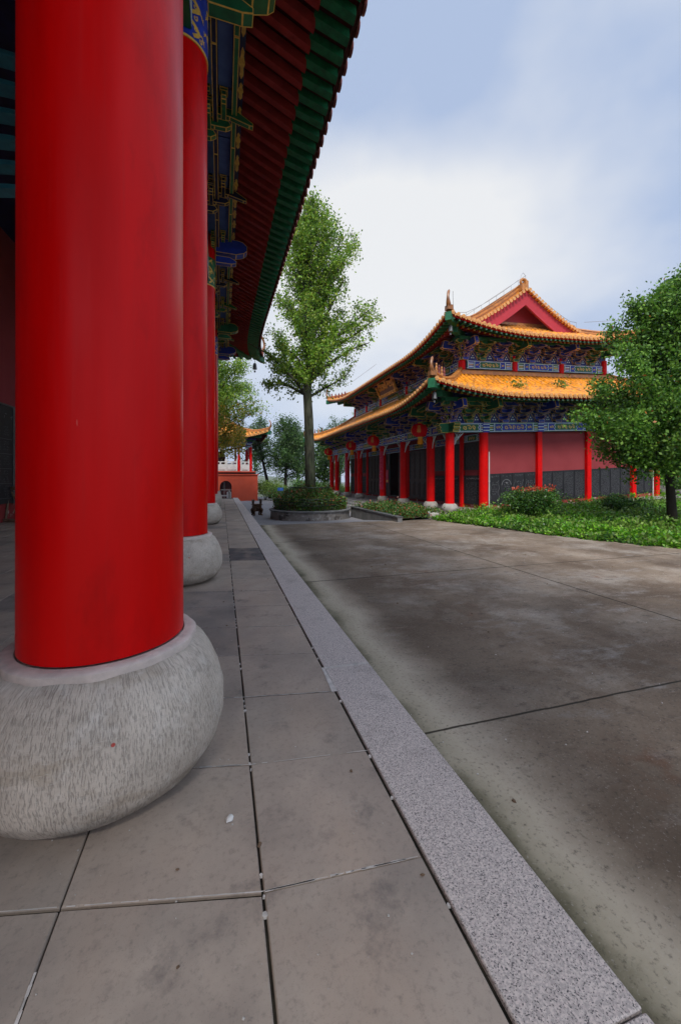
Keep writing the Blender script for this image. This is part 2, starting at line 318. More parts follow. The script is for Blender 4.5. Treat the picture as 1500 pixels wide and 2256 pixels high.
# ------------------------------------------------------------------ mesh builder
class MB:
    def __init__(s): s.v = []; s.f = []; s.m = []
    def add(s, vs, fs, mi=0):
        b = len(s.v); s.v.extend([tuple(x) for x in vs])
        for f_ in fs: s.f.append([b+i for i in f_]); s.m.append(mi)
    def box(s, x0, x1, y0, y1, z0, z1, mi=0):
        s.add([(x0, y0, z0), (x1, y0, z0), (x1, y1, z0), (x0, y1, z0), (x0, y0, z1), (x1, y0, z1), (x1, y1, z1), (x0, y1, z1)],
              [(0, 3, 2, 1), (4, 5, 6, 7), (0, 1, 5, 4), (1, 2, 6, 5), (2, 3, 7, 6), (3, 0, 4, 7)], mi)
    def quad(s, a_, b_, c_, d_, mi=0): s.add([a_, b_, c_, d_], [(0, 1, 2, 3)], mi)
    def beam(s, p, q, w, h, mi=0, up=(0, 0, 1)):     # a bar from p to q, top and bottom square
        p = Vector(p); q = Vector(q); d = (q-p).normalized(); sd_ = d.cross(Vector(up)).normalized()*w/2; u = sd_.cross(d).normalized()*h/2
        s.add([p-sd_-u, p+sd_-u, p+sd_+u, p-sd_+u, q-sd_-u, q+sd_-u, q+sd_+u, q-sd_+u],
              [(0, 1, 2, 3), (7, 6, 5, 4), (1, 0, 4, 5), (2, 1, 5, 6), (3, 2, 6, 7), (0, 3, 7, 4)], mi)
    def tube(s, pts, rad, n=6, mi=0, cap=True):
        pts = [Vector(p) for p in pts]; rings = []; b = len(s.v)
        if not hasattr(rad, '__len__'): rad = [rad]*len(pts)
        ref = None
        for i, p in enumerate(pts):
            d = (pts[min(i+1, len(pts)-1)]-pts[max(i-1, 0)])
            d = d.normalized() if d.length > 1e-9 else Vector((0, 0, 1))
            if ref is None: ref = Vector((1, 0, 0)) if abs(d.x) < .8 else Vector((0, 1, 0))
            x_ = (ref - d*ref.dot(d)).normalized(); y_ = d.cross(x_); ref = x_
            for k in range(n):
                t_ = 2*math.pi*k/n; s.v.append(tuple(p+(x_*math.cos(t_)+y_*math.sin(t_))*rad[i]))
        for i in range(len(pts)-1):
            for k in range(n):
                a0 = b+i*n+k; a1 = b+i*n+(k+1) % n
                s.f.append([a0, a1, a1+n, a0+n]); s.m.append(mi)
        if cap:
            s.f.append([b+k for k in range(n)][::-1]); s.m.append(mi)
            s.f.append([b+(len(pts)-1)*n+k for k in range(n)]); s.m.append(mi)
    def lathe(s, cx, cy, prof, n=32, mi=0, z=0):
        b = len(s.v)
        for r_, z_ in prof:
            for k in range(n):
                t_ = 2*math.pi*k/n; s.v.append((cx+r_*math.cos(t_), cy+r_*math.sin(t_), z+z_))
        for i in range(len(prof)-1):
            for k in range(n):
                a0 = b+i*n+k; a1 = b+i*n+(k+1) % n
                s.f.append([a0, a1, a1+n, a0+n]); s.m.append(mi)
        s.f.append([b+k for k in range(n)][::-1]); s.m.append(mi)
        s.f.append([b+(len(prof)-1)*n+k for k in range(n)]); s.m.append(mi)
    def prism(s, pts, plane, a0, a1, mi=0):
        # pts in 2-D; plane 'xz' extrudes along y, 'yz' along x, 'xy' along z
        def P(p, a_): return {'xz': (p[0], a_, p[1]), 'yz': (a_, p[0], p[1]), 'xy': (p[0], p[1], a_)}[plane]
        n = len(pts); vs = [P(p, a0) for p in pts]+[P(p, a1) for p in pts]
        s.add(vs, [tuple(range(n))[::-1], tuple(range(n, 2*n))]+[(i, (i+1) % n, (i+1) % n+n, i+n) for i in range(n)], mi)
    def gridf(s, fn, nu, nv, mi=0):
        b = len(s.v)
        for i in range(nu+1):
            for j_ in range(nv+1): s.v.append(tuple(fn(i/nu, j_/nv)))
        for i in range(nu):
            for j_ in range(nv):
                a0 = b+i*(nv+1)+j_; s.f.append([a0, a0+nv+1, a0+nv+2, a0+1]); s.m.append(mi)
    def warp(s, fn): s.v = [fn(p) for p in s.v]; return s
    def build(s, name, mats, parent=None, smooth=False, local=None, bevel=0, fixn=True, origin=None):
        me = bpy.data.meshes.new(name)
        vs = s.v
        if origin is not None: vs = [(x-origin[0], y-origin[1], z-origin[2]) for x, y, z in vs]
        me.from_pydata(vs, [], s.f)
        if isinstance(mats, str): mats = [mats]
        for m_ in mats: me.materials.append(M[m_])
        me.polygons.foreach_set('material_index', s.m)
        if fixn:
            bm = bmesh.new(); bm.from_mesh(me); bmesh.ops.recalc_face_normals(bm, faces=bm.faces)
            if bevel: bmesh.ops.bevel(bm, geom=list(bm.edges), offset=bevel, segments=1, affect='EDGES')
            bm.to_mesh(me); bm.free()
        if smooth: 
            me.polygons.foreach_set('use_smooth', [True]*len(me.polygons))
            if smooth != True: me.set_sharp_from_angle(angle=R(smooth))
        o = bpy.data.objects.new(name, me); COL.objects.link(o)
        put(o, parent, origin, local)
        return o
def put(o, parent, origin=None, local=None):
    if parent is not None:
        o.parent = parent
        if not local:
            w = wloc(parent); o.location = Vector(origin or (0, 0, 0))-w
    elif origin is not None: o.location = origin
WL = {}
def wloc(o):
    v = Vector((0, 0, 0))
    while o: v += o.location; o = o.parent
    return v
def tag(o, label=None, cat=None, group=None, kind=None):
    for k, v in (('label', label), ('category', cat), ('group', group), ('kind', kind)):
        if v: o[k] = v
    return o
def thing(name, label, cat, loc=(0, 0, 0), rz=0, group=None):
    o = bpy.data.objects.new(name, None); COL.objects.link(o); o.location = loc; o.rotation_euler = (0, 0, rz)
    o.empty_display_size = .2
    return tag(o, label, cat, group)
def copy_tree(o, parent=None):
    c_ = o.copy(); COL.objects.link(c_); c_.parent = parent
    for ch in list(o.children): copy_tree(ch, c_)
    return c_
def part_copy(o, parent, loc, rz=0, scale=None):
    c_ = o.copy(); COL.objects.link(c_); c_.parent = parent; c_.location = Vector(loc)-wloc(parent); c_.rotation_euler = (0, 0, rz)
    if scale: c_.scale = scale
    for ch in list(o.children):
        g = ch.copy(); COL.objects.link(g); g.parent = c_
    return c_
def text_mb(body, size, depth=.01, mi=0):
    cu = bpy.data.curves.new('lettering', 'FONT'); cu.body = body; cu.size = size; cu.extrude = depth/2; cu.align_x = 'CENTER'; cu.align_y = 'CENTER'
    cu.resolution_u = 2; cu.offset = size*.012
    o = bpy.data.objects.new('lettering', cu); COL.objects.link(o); bpy.context.view_layer.update()
    me = bpy.data.meshes.new_from_object(o); mb = MB()
    mb.add([tuple(v.co) for v in me.vertices], [tuple(p.vertices) for p in me.polygons], mi)
    bpy.data.objects.remove(o); bpy.data.curves.remove(cu); bpy.data.meshes.remove(me)
    return mb
def leaves(pts, size, droop=.3, flat=None, mi=0, aspect=.62, nrm=None):
    """numpy leaf quads: rhombus leaves with a fold, returns (verts, faces)"""
    n = len(pts); d = RNG.normal(size=(n, 3)); d[:, 2] -= droop; d /= np.linalg.norm(d, axis=1)[:, None]
    u = RNG.normal(size=(n, 3))
    if flat is not None: u = u*(1-flat)+np.array([0, 0, 1.])*flat*2
    if nrm is not None: u = u*.5+nrm
    s_ = np.cross(d, u); s_ /= np.linalg.norm(s_, axis=1)[:, None]+1e-9
    L_ = size*RNG.uniform(.65, 1.35, n)[:, None]; W_ = L_*aspect*.5
    p = np.asarray(pts)
    v = np.stack([p, p+d*L_*.5+s_*W_, p+d*L_, p+d*L_*.5-s_*W_], 1).reshape(-1, 3)
    return v
def leaf_obj(name, sets, mats, parent=None, origin=None):
    """sets: list of (verts Nx3 in quads, material index)"""
    vs = np.concatenate([a_ for a_, _ in sets]); nq = len(vs)//4
    if origin is not None: vs = vs-np.array(origin)
    me = bpy.data.meshes.new(name); me.vertices.add(len(vs)); me.vertices.foreach_set('co', vs.astype(np.float32).ravel())
    me.loops.add(nq*4); me.loops.foreach_set('vertex_index', np.arange(nq*4, dtype=np.int32))
    me.polygons.add(nq); me.polygons.foreach_set('loop_start', np.arange(0, nq*4, 4, dtype=np.int32))
    for m_ in mats: me.materials.append(M[m_])
    mi = np.concatenate([np.full(len(a_)//4, k, dtype=np.int32) for a_, k in sets])
    me.polygons.foreach_set('material_index', mi); me.update(calc_edges=True); me.validate()
    o = bpy.data.objects.new(name, me); COL.objects.link(o); put(o, parent, origin)
    return o
# ------------------------------------------------------------------ ground
def sm(x, a, b):
    t_ = min(1, max(0, (x-a)/(b-a))); return t_*t_*(3-2*t_)
def paved_z(x, y):
    if y < 13.9: return -.15
    if y < 17: return -.15-.30*(y-13.9)/3.1
    return -.45-.55*min(1, (y-17)/28)
BND = [(-8, 13.2), (-2, 12.6), (3, 11.6), (6.5, 10.15), (8.1, 9.35), (9.5, 8.9), (11.5, 8.45), (13.2, 7.95), (14.0, 8.0), (14.55, 9.1), (60, 9.1)]
def bnd(y):
    for (y0, x0), (y1, x1) in zip(BND, BND[1:]):
        if y0 <= y <= y1: return x0+(x1-x0)*(y-y0)/(y1-y0)
    return BND[0][1] if y < BND[0][0] else BND[-1][1]
def lawn_z(x, y):
    z = -.155+.046*(x-bnd(y))
    if x > 24: z += .30*sm(x, 24, 30)*3.0+.1*(x-24)*sm(x, 24, 34)
    z += .05*math.sin(x*1.7+y)*math.sin(y*1.3)*min(1, max(0, (x-bnd(y))/1.5))*(1 if not (9 < x < 23 and 14.4 < y < 37) else 0)
    return z
g = MB()
xs = [-700, -400, -220, -120, -70, -45, -30, -20, -12, -6, 0, 5, 10, 16, 24, 34, 48, 70, 120, 240, 450, 700]
ys = [-120, -60, -40, -15, -6, 0, 8, 16, 24, 32, 40, 48, 58, 70, 90, 130, 220, 420, 700, 1000]
def gz(x, y):
    r = math.hypot(x-4, max(0, y-20)*1.0)
    z = paved_z(x, y)-.28-24*sm(r, 38, 110) if y > -15 else -.5
    if y > 300: z += 34*sm(y, 300, 900)*(.6+.4*math.sin(x*.010+1.2))
    return z
g.add([(x, y, gz(x, y)) for x in xs for y in ys], [(i*len(ys)+j, (i+1)*len(ys)+j, (i+1)*len(ys)+j+1, i*len(ys)+j+1) for i in range(len(xs)-1) for j in range(len(ys)-1)])
tag(g.build('ground', 'far_field', smooth=True), kind='structure')
# concrete plaza, laid as one sheet up to the seam
g = MB(); g.quad((1.10, -14, -.15), (13.6, -14, -.15), (13.6, 13.86, -.15), (1.10, 13.86, -.15))
tag(g.build('plaza', 'plaza_concrete'), kind='structure')
g = MB(); yy = [13.86, 15.4, 17, 20, 25, 30.2, 36, 45, 52]
for y0, y1 in zip(yy, yy[1:]):
    x0 = 1.10 if y1 <= 30.3 else -22
    g.quad((x0, y0, paved_z(0, y0)+.004), (9.2, y0, paved_z(0, y0)+.004), (9.2, y1, paved_z(0, y1)+.004), (x0, y1, paved_z(0, y1)+.004))
tag(g.build('courtyard', 'courtyard_paving'), kind='structure')
# planted bank
g = MB(); ny = 70
def lf(u, v):
    y = -8+v*60; x = bnd(y)+(u**1.7)*50
    return (x, y, lawn_z(x, y)-(.03 if u == 0 else 0))
g.gridf(lf, 46, ny); tag(g.build('bank', 'turf', smooth=True), kind='structure')

# ------------------------------------------------------------------ platform of the near hall
PX0, PX1, PY0, PY1 = -9.0, 1.137, -8.0, 30.2
g = MB(); g.box(PX0, PX1-.004, PY0, PY1, -1.1, -.016)
base = tag(g.build('platform', 'joint_dirt'), kind='structure')
g = MB(); lanes = [PX0+.0, *[-.54-.68*k for k in range(11, -1, -1)], .142, .762]
lanes = [x for x in lanes if x > -8.9]
def rowy(k, x):          # joints run a little askew to the kerb, as in the photograph
    s_ = -.22
    if x > .142: s_ = {0: -.07, 1: -.12, 2: -.17}.get(k, -.22)
    return 1.45+.66*k+s_*(x-.142) if k > -1 else 1.45+.66*k+s_*(x-.142)
rs = random.Random(4)
for li, (xa, xb) in enumerate(zip(lanes, lanes[1:])):
    for k in range(-14, 44):
        g0 = .0015; g1 = .0015
        if xb < .2 and k == -1: g1 = .011       # a wide open joint by the near drum
        xa_ = xa+(.004 if abs(xa-.142) < .01 else .0015)+rs.uniform(0, .002); xb_ = xb-(.004 if xb > .1 else .0015)-rs.uniform(0, .002)
        ya0 = rowy(k, xa_)+g0; ya1 = rowy(k+1, xa_)-g1; yb0 = rowy(k, xb_)+g0; yb1 = rowy(k+1, xb_)-g1
        if ya1 > PY1-.5: continue
        dz = rs.uniform(-.0015, .0015); tx = rs.uniform(-.0012, .0012)
        dark = (abs(xb-.762) < .01 and k in (9, 10))
        mi = 3 if dark or rs.random() < .015 else rs.choice([0, 0, 1, 1, 2])
        e = .004
        top = [(xa_+e, ya0+e, dz-tx), (xb_-e, yb0+e, dz+tx), (xb_-e, yb1-e, dz+tx), (xa_+e, ya1-e, dz-tx)]
        bot = [(xa_, ya0, -.006), (xb_, yb0, -.006), (xb_, yb1, -.006), (xa_, ya1, -.006)]
        dn = [(p[0], p[1], -.015) for p in bot]
        g.add(top+bot+dn, [(0, 1, 2, 3)]+[(i, (i+4), (i+1) % 4+4, (i+1) % 4) for i in range(4)]+[(i+4, i+8, (i+1) % 4+8, (i+1) % 4+4) for i in range(4)], mi)
tag(g.build('platform_paving', ['slab_one', 'slab_two', 'slab_three', 'slab_dark']), kind='structure')
# granite kerb stones
g = MB(); yk = [-8, -5.2, -3.1, -1.0, .82, 3.0, 5.3, 7.6, 9.5, 11.6, 13.7, 15.8, 17.9, 20, 22.1, 24.2, 26.3, 28.4, 30.2]
for a_, b_ in zip(yk, yk[1:]):
    g.box(.772, PX1, a_+.004, b_-.004, -.17, .001+rs.uniform(0, .002))
tag(g.build('kerb', 'granite', bevel=.004), kind='structure')
# mortar fillets, chips and droppings on the platform
g = MB()
def blob(mb, x, y, z, r, n=9, mi=0, h=.004, st=1.0, rot=0):
    pts = []
    for i in range(n):
        t_ = 2*math.pi*i/n; q = r*rs.uniform(.55, 1.15); a_, b_ = q*math.cos(t_)*st, q*math.sin(t_)
        pts.append((x+a_*math.cos(rot)-b_*math.sin(rot), y+a_*math.sin(rot)+b_*math.cos(rot)))
    vs = [(p[0], p[1], z) for p in pts]+[(x+(p[0]-x)*.7, y+(p[1]-y)*.7, z+h) for p in pts]
    mb.add(vs, [tuple(range(n, 2*n))]+[(i, (i+1) % n, (i+1) % n+n, i+n) for i in range(n)], mi)
def seam(mb, x0, x1, k, w, mi=0, step=.03):
    x = x0
    while x < x1:
        if rs.random() < .85:
            y0 = rowy(k, x); y1 = rowy(k, x+step); j0 = rs.uniform(.4, 1)*w; j1 = rs.uniform(.4, 1)*w
            mb.quad((x, y0-j0, .0022), (x+step, y1-j0, .0022), (x+step, y1+j1, .0022), (x, y0+j1, .0022), mi)
        x += step
[seam(g, -3.0 if q > 4 else -1.6, .755, q, .0026) for q in range(0, 22)]; [seam(g, -4, -.2, q, .002) for q in range(-2, 0)]; seam(g, .15, .755, 0, .005); seam(g, -.2, .135, 1, .006); seam(g, -.25, .75, 2, .006); seam(g, -1.7, -.55, 1, .004); seam(g, .2, .75, 4, .006); seam(g, -.1, .75, 6, .006)
yq = -.9
while yq < 1.40:
    j0 = rs.uniform(.002, .005); g.quad((-.54-j0, yq, .0022), (-.54+j0, yq, .0022), (-.54+j0, yq+.03, .0022), (-.54-j0, yq+.03, .0022)); yq += .03
y = .8
while y < 14:
    if rs.random() < .30: blob(g, .142+rs.uniform(-.004, .004), y, -.010, rs.uniform(.006, .016), 7, h=.009)
    if rs.random() < .12: blob(g, .762+rs.uniform(-.004, .004), y, -.010, rs.uniform(.006, .014), 7, h=.009)
    y += rs.uniform(.02, .09)
g.quad((.735, 2.66, .0026), (.775, 2.66, .0026), (.772, 3.02, .0030), (.750, 3.02, .0030))
g.quad((.77, 2.99, .0045), (1.132, 2.975, .0045), (1.132, 3.012, .0045), (.77, 3.022, .0045))
tag(g.build('mortar_seams', 'mortar'), kind='structure')
def pix_ground(x, y, z=0):
    d = pixdir(x, y); t_ = (z-1.5)/d.z; return Vector((0, 0, 1.5))+d*t_
p = pix_ground(507, 1805); g = MB(); blob(g, p.x, p.y, .0025, .022, 11, h=.008)
tag(g.build('plaster_crumb', 'bird_dropping', smooth=True, origin=(p.x, p.y, 0)), 'white dried plaster crumb lying on the slab beside the near stone drum', 'debris')
g = MB()
for i in range(95):
    x = rs.uniform(-.9, .75); y = rs.uniform(.9, 6); g0 = rs.choice([.002, .003, .004])
    blob(g, x, y, .0022, g0*rs.uniform(.6, 1.6), 5, h=.002)
for i in range(260):
    x = rs.uniform(1.2, 8); y = rs.uniform(1.0, 12); blob(g, x, y, -.149, rs.uniform(.002, .007), 5, h=.003)
tag(g.build('grit', 'mortar'), kind='stuff')
g = MB()
for i in range(26):
    x = rs.uniform(1.3, 9); y = rs.uniform(1.5, 13); blob(g, x, y, -.149, rs.uniform(.007, .018), 6, h=.008, st=1.7, rot=rs.uniform(0, 3), mi=0)
for i in range(9):
    x = rs.uniform(-.6, .75); y = rs.uniform(1.1, 6); blob(g, x, y, .003, rs.uniform(.004, .011), 6, h=.005, st=1.8, rot=rs.uniform(0, 3), mi=0)
tag(g.build('fallen_leaves', ['worn_wood', 'yellow_leaf']), kind='stuff')
# ------------------------------------------------------------------ Chinese roof builder
def interp(prof, q):
    if q <= prof[0][0]: 
        (a_, za), (b_, zb) = prof[0], prof[1]; return za+(zb-za)*(q-a_)/(b_-a_)
    for (a_, za), (b_, zb) in zip(prof, prof[1:]):
        if q <= b_: return za+(zb-za)*(q-a_)/(b_-a_)
    return prof[-1][1]
SIDES = {'-x': (lambda r: (r[0], r[2]), (0, 1), (1, 0), lambda r: r[3]-r[2]),
         '+x': (lambda r: (r[1], r[2]), (0, 1), (-1, 0), lambda r: r[3]-r[2]),
         '-y': (lambda r: (r[0], r[2]), (1, 0), (0, 1), lambda r: r[1]-r[0]),
         '+y': (lambda r: (r[0], r[3]), (1, 0), (0, -1), lambda r: r[1]-r[0])}
class Roof:
    def __init__(s, rect, D, prof, lift, Lc, push, ex=2.2, warp=None, pex=None):
        s.rect, s.D, s.prof, s.lift, s.Lc, s.push, s.ex = rect, D, prof, lift, Lc, push, ex
        s.warp = warp or (lambda p: p); s.pex = pex or ex
    def pos(s, side, p, q, dz=0):
        of, a_, n_, lf_ = SIDES[side]; O = of(s.rect); L_ = lf_(s.rect)
        c_ = min(p, L_-p); w = max(0, 1-max(c_, 0)/s.Lc)**s.ex; w = min(w, 1.15)
        fall = 1-min(1, max(0, q)/s.D)
        z = interp(s.prof, q)+s.lift*w*(.3+.7*fall)+dz
        k = s.push*min(1.1, max(0, 1-max(c_, 0)/s.Lc)**s.pex)*fall; sg = -1 if p < L_/2 else 1
        return (O[0]+a_[0]*p+n_[0]*q+k*(a_[0]*sg-n_[0]), O[1]+a_[1]*p+n_[1]*q+k*(a_[1]*sg-n_[1]), z)
    def L_(s, side): return SIDES[side][3](s.rect)
    def sheet(s, mb, side, dz, mi, nq=8, dp=.5, q0=0.0):
        L_ = s.L_(side); n = int(L_/dp)
        ps = [L_*i/n for i in range(n+1)]
        b = len(mb.v)
        for p in ps:
            qm = min(s.D, p, L_-p); 
            for j_ in range(nq+1):
                mb.v.append(s.pos(side, p, q0+(qm-q0)*j_/nq, dz))
        for i in range(n):
            for j_ in range(nq):
                a0 = b+i*(nq+1)+j_; mb.f.append([a0, a0+nq+1, a0+nq+2, a0+1]); mb.m.append(mi)
    def rows(s, side, pitch):
        L_ = s.L_(side); n = int(round(L_/pitch)); return [(i+.5)*L_/n for i in range(n)]
    def tiles(s, sides, all_sides, parent, pitch=.26, r=.072, dz=.14, tl=.32, mats=('glazed_tile', 'tile_trough', 'drip_tile'), over=.10, name='roof_tiles'):
        mb = MB()
        for sd_ in all_sides: s.sheet(mb, sd_, dz, 1, q0=-over*.9)
        for sd_ in sides:
            a_ = SIDES[sd_][1]; n_ = SIDES[sd_][2]; L_ = s.L_(sd_)
            for p in s.rows(sd_, pitch):
                qm = min(s.D, p, L_-p); nt_ = max(1, int(round((qm+over)/tl))); b = len(mb.v); rings = []
                for i in range(nt_):
                    qa = -over+(qm+over)*i/nt_; qb = -over+(qm+over)*(i+1)/nt_
                    rings += [(qa, r*1.1), (qb-.01, r*.93)]
                ns = 6
                jit = RNG.uniform(-.008, .008, len(rings))
                for ri, (q, rr) in enumerate(rings):
                    P = s.pos(sd_, p+jit[ri]*(ri > 1), q, dz)
                    for k in range(ns+1):
                        t_ = math.pi*k/ns
                        mb.v.append((P[0]+a_[0]*rr*math.cos(t_), P[1]+a_[1]*rr*math.cos(t_), P[2]+rr*math.sin(t_)))
                for i in range(len(rings)-1):
                    for k in range(ns):
                        a0 = b+i*(ns+1)+k; mb.f.append([a0, a0+1, a0+ns+2, a0+ns+1]); mb.m.append(0)
                # round end cap facing out, then the hanging drip tile beside it
                P = Vector(s.pos(sd_, p, -over, dz)); nn = Vector((-n_[0], -n_[1], 0)); aa = Vector((a_[0], a_[1], 0)); ro = r*1.18
                ring = [P+aa*ro*math.cos(2*math.pi*k/10)+Vector((0, 0, ro*math.sin(2*math.pi*k/10)+.01)) for k in range(10)]
                mb.add([v-nn*.02 for v in ring]+[v+nn*.025 for v in ring]+[v*.55+(P+Vector((0, 0, .01)))*.45+nn*.025 for v in ring]+[v*.5+(P+Vector((0, 0, .01)))*.5+nn*.035 for v in ring],
                       [(k, (k+1) % 10, (k+1) % 10+10, k+10) for k in range(10)]+[(k+10, (k+1) % 10+10, (k+1) % 10+20, k+20) for k in range(10)]+[(k+20, (k+1) % 10+20, (k+1) % 10+30, k+30) for k in range(10)]+[tuple(range(30, 40))], 2)
                if p+pitch/2 < L_-.05:
                    P = Vector(s.pos(sd_, p+pitch/2, -over*.75, dz)); hw = pitch/2-.03
                    pts = [(-hw, .01), (-hw*.7, -.05), (-hw*.25, -.085), (0, -.125), (hw*.25, -.085), (hw*.7, -.05), (hw, .01), (0, -.02)]
                    fr = [P+aa*u+Vector((0, 0, w)) for u, w in pts]
                    mb.add([v+nn*.012 for v in fr]+[v-nn*.012 for v in fr], [tuple(range(8)), tuple(range(8, 16))[::-1]]+[(k, (k+1) % 8, (k+1) % 8+8, k+8) for k in range(8)], 2)
        mb.warp(s.warp); return mb.build(name, list(mats), parent, smooth=50)
    def soffit(s, sides, parent, mats=('red_board_shaded', 'red_board_shaded'), fascia=.13, dz=0.0, dztop=.13):
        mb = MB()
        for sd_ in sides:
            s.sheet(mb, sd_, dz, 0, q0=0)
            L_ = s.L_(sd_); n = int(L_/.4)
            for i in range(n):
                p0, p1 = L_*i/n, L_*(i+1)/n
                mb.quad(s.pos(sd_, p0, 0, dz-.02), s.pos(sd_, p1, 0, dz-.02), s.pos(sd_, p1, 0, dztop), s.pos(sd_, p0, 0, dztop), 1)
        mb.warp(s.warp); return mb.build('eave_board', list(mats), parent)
    def rafters(s, sides, parent, pitch, w, h, q0, q1, dz, mats, name, endmat=1, seg=1):
        mb = MB()
        for sd_ in sides:
            a_ = SIDES[sd_][1]; L_ = s.L_(sd_); aa = Vector((a_[0], a_[1], 0))*w/2
            for p in s.rows(sd_, pitch):
                qm = min(q1, p-.1, L_-p-.1)
                if qm < q0+.05: continue
                # rafters fan out towards the corner
                c_ = min(p, L_-p); fan = max(0, 1-c_/3.2)**1.3*.55*(1 if p > L_/2 else -1)
                for i in range(seg):
                    qa = q0+(qm-q0)*i/seg; qb = q0+(qm-q0)*(i+1)/seg
                    A = Vector(s.pos(sd_, p+fan*(q1-qa)*.5, qa, dz)); B = Vector(s.pos(sd_, p+fan*(q1-qb)*.5, qb, dz)); H = Vector((0, 0, h))
                    vs = [A-aa-H, A+aa-H, A+aa, A-aa, B-aa-H, B+aa-H, B+aa, B-aa]
                    mb.add(vs, [(0, 3, 2, 1)], endmat if i == 0 else 0)
                    mb.add(vs, [(0, 1, 5, 4), (1, 2, 6, 5), (2, 3, 7, 6), (3, 0, 4, 7), (4, 5, 6, 7)], 0)
        mb.warp(s.warp); return mb.build(name, list(mats), parent, fixn=False)
    def hips(s, corners, parent, w=.24, h=.26, horn=1.0, figs=0, dz=.16, beam=True, mats=('ridge_tile',), bmats=('green_paint', 'gold_line'), hornlean=.20, bw=.24, blen=2.0):
        """corners: pairs (side, at_start). ridge, horn, roof figures, corner beam"""
        for sd_, st in corners:
            L_ = s.L_(sd_)
            def hp(q, dz_=0): return Vector(s.pos(sd_, q if st else L_-q, q, dz_))
            qs = [-.05+(s.D+.05)*i/14 for i in range(15)]
            pts = [hp(max(q, 0), dz) for q in qs]
            mb = MB(); out_ = (pts[0]-pts[4]); out_.z = 0; out_.normalize(); sdv = Vector((-out_.y, out_.x, 0))
            prof = [(-w/2, 0), (-w/2, h*.3), (-w*.36, h*.38), (-w*.36, h*.62), (-w*.5, h*.7), (-w*.28, h), (w*.28, h), (w*.5, h*.7), (w*.36, h*.62), (w*.36, h*.38), (w/2, h*.3), (w/2, 0)]
            b = len(mb.v); m_ = len(prof)
            for p in pts:
                for u, z_ in prof: mb.v.append(tuple(p+sdv*u+Vector((0, 0, z_))))
            for i in range(len(pts)-1):
                for k in range(m_):
                    a0 = b+i*m_+k; a1 = b+i*m_+(k+1) % m_; mb.f.append([a0, a1, a1+m_, a0+m_]); mb.m.append(0)
            mb.f.append([b+k for k in range(m_)]); mb.m.append(0); mb.f.append([b+(len(pts)-1)*m_+k for k in range(m_)]); mb.m.append(0)
            mb.warp(s.warp); rd = mb.build('hip_ridge', list(mats), parent)
            # horn
            if horn:
                hb = MB(); P = pts[0]+Vector((0, 0, h*.5)); cpts = []; rr = []
                for i in range(11):
                    t_ = i/10; cpts.append(P+out_*(hornlean*horn*(math.sin(t_*3.0)*1.3-.2*t_))+Vector((0, 0, horn*t_))); rr.append((.115-.07*t_+.012*math.sin(t_*9))*(.7+.3*horn) if t_ < .99 else .035)
                hb.tube(cpts, rr, 8); hb.box(P.x-.13, P.x+.13, P.y-.13, P.y+.13, P.z-.1, P.z+.1)
                hb.warp(s.warp); hb.build('roof_horn', 'horn_tile', rd, smooth=40)
            for i in range(figs):
                q = .35+.26*i; P = hp(q, dz+h); fb = MB()
                fb.lathe(P.x, P.y, [(.05, -.02), (.055, .08), (.035, .13), (.05, .18), (.055, .22), (.03, .27), (.035, .32), (.045, .35), (.01, .40)], 8, z=P.z)
                fb.box(P.x-.06, P.x+.06, P.y-.02, P.y+.02, P.z+.05, P.z+.12)
                fb.warp(s.warp); fb.build('roof_figure', 'clay_tile' if i % 2 else 'ridge_tile', rd, smooth=50)
            if beam:
                bb = bmesh.new()
                A = Vector(s.warp(hp(0, .06)))+out_*.16; B = Vector(s.warp(hp(blen, -.04)))
                C_ = Vector(s.warp(hp(.62, -.22))); D_ = Vector(s.warp(hp(blen, -.32)))
                for P0, P1, hh, ww in ((A, B, .36, bw), (C_, D_, .26, bw*1.05)):
                    H = Vector((0, 0, hh)); S_ = sdv*ww/2
                    vs = [bb.verts.new(v) for v in (P0-S_-H, P0+S_-H, P0+S_, P0-S_, P1-S_-H, P1+S_-H, P1+S_, P1-S_)]
                    fs = [bb.faces.new([vs[i] for i in f_]) for f_ in ((0, 3, 2, 1), (4, 5, 6, 7), (0, 1, 5, 4), (1, 2, 6, 5), (2, 3, 7, 6), (3, 0, 4, 7))]
                inner = bb.faces[:]; bmesh.ops.inset_individual(bb, faces=inner, thickness=.022)
                for f_ in bb.faces: f_.material_index = 1
                for f_ in inner: f_.material_index = 0
                me = bpy.data.meshes.new('corner_beam'); bb.to_mesh(me); bb.free()
                for m2 in bmats: me.materials.append(M[m2])
                o = bpy.data.objects.new('corner_beam', me); COL.objects.link(o); put(o, parent)
def edged(name, build, mats, thick=.012):
    """mesh whose every face is outlined in the second material; build(add) adds closed prisms"""
    bm = bmesh.new()
    def add(pts, plane, a0, a1):
        def P(p, a_): return {'xz': (p[0], a_, p[1]), 'yz': (a_, p[0], p[1]), 'xy': (p[0], p[1], a_)}[plane]
        v0 = [bm.verts.new(P(p, a0)) for p in pts]; v1 = [bm.verts.new(P(p, a1)) for p in pts]; n = len(pts)
        bm.faces.new(v0[::-1]); bm.faces.new(v1)
        for i in range(n): bm.faces.new([v0[i], v0[(i+1) % n], v1[(i+1) % n], v1[i]])
    build(add)
    bmesh.ops.recalc_face_normals(bm, faces=bm.faces)
    base_ = bm.faces[:]
    bmesh.ops.inset_individual(bm, faces=base_, thickness=thick, use_even_offset=True)
    for f_ in bm.faces: f_.material_index = 1
    for f_ in base_: f_.material_index = 0
    me = bpy.data.meshes.new(name); bm.to_mesh(me); bm.free()
    for m_ in mats: me.materials.append(M[m_])
    return me
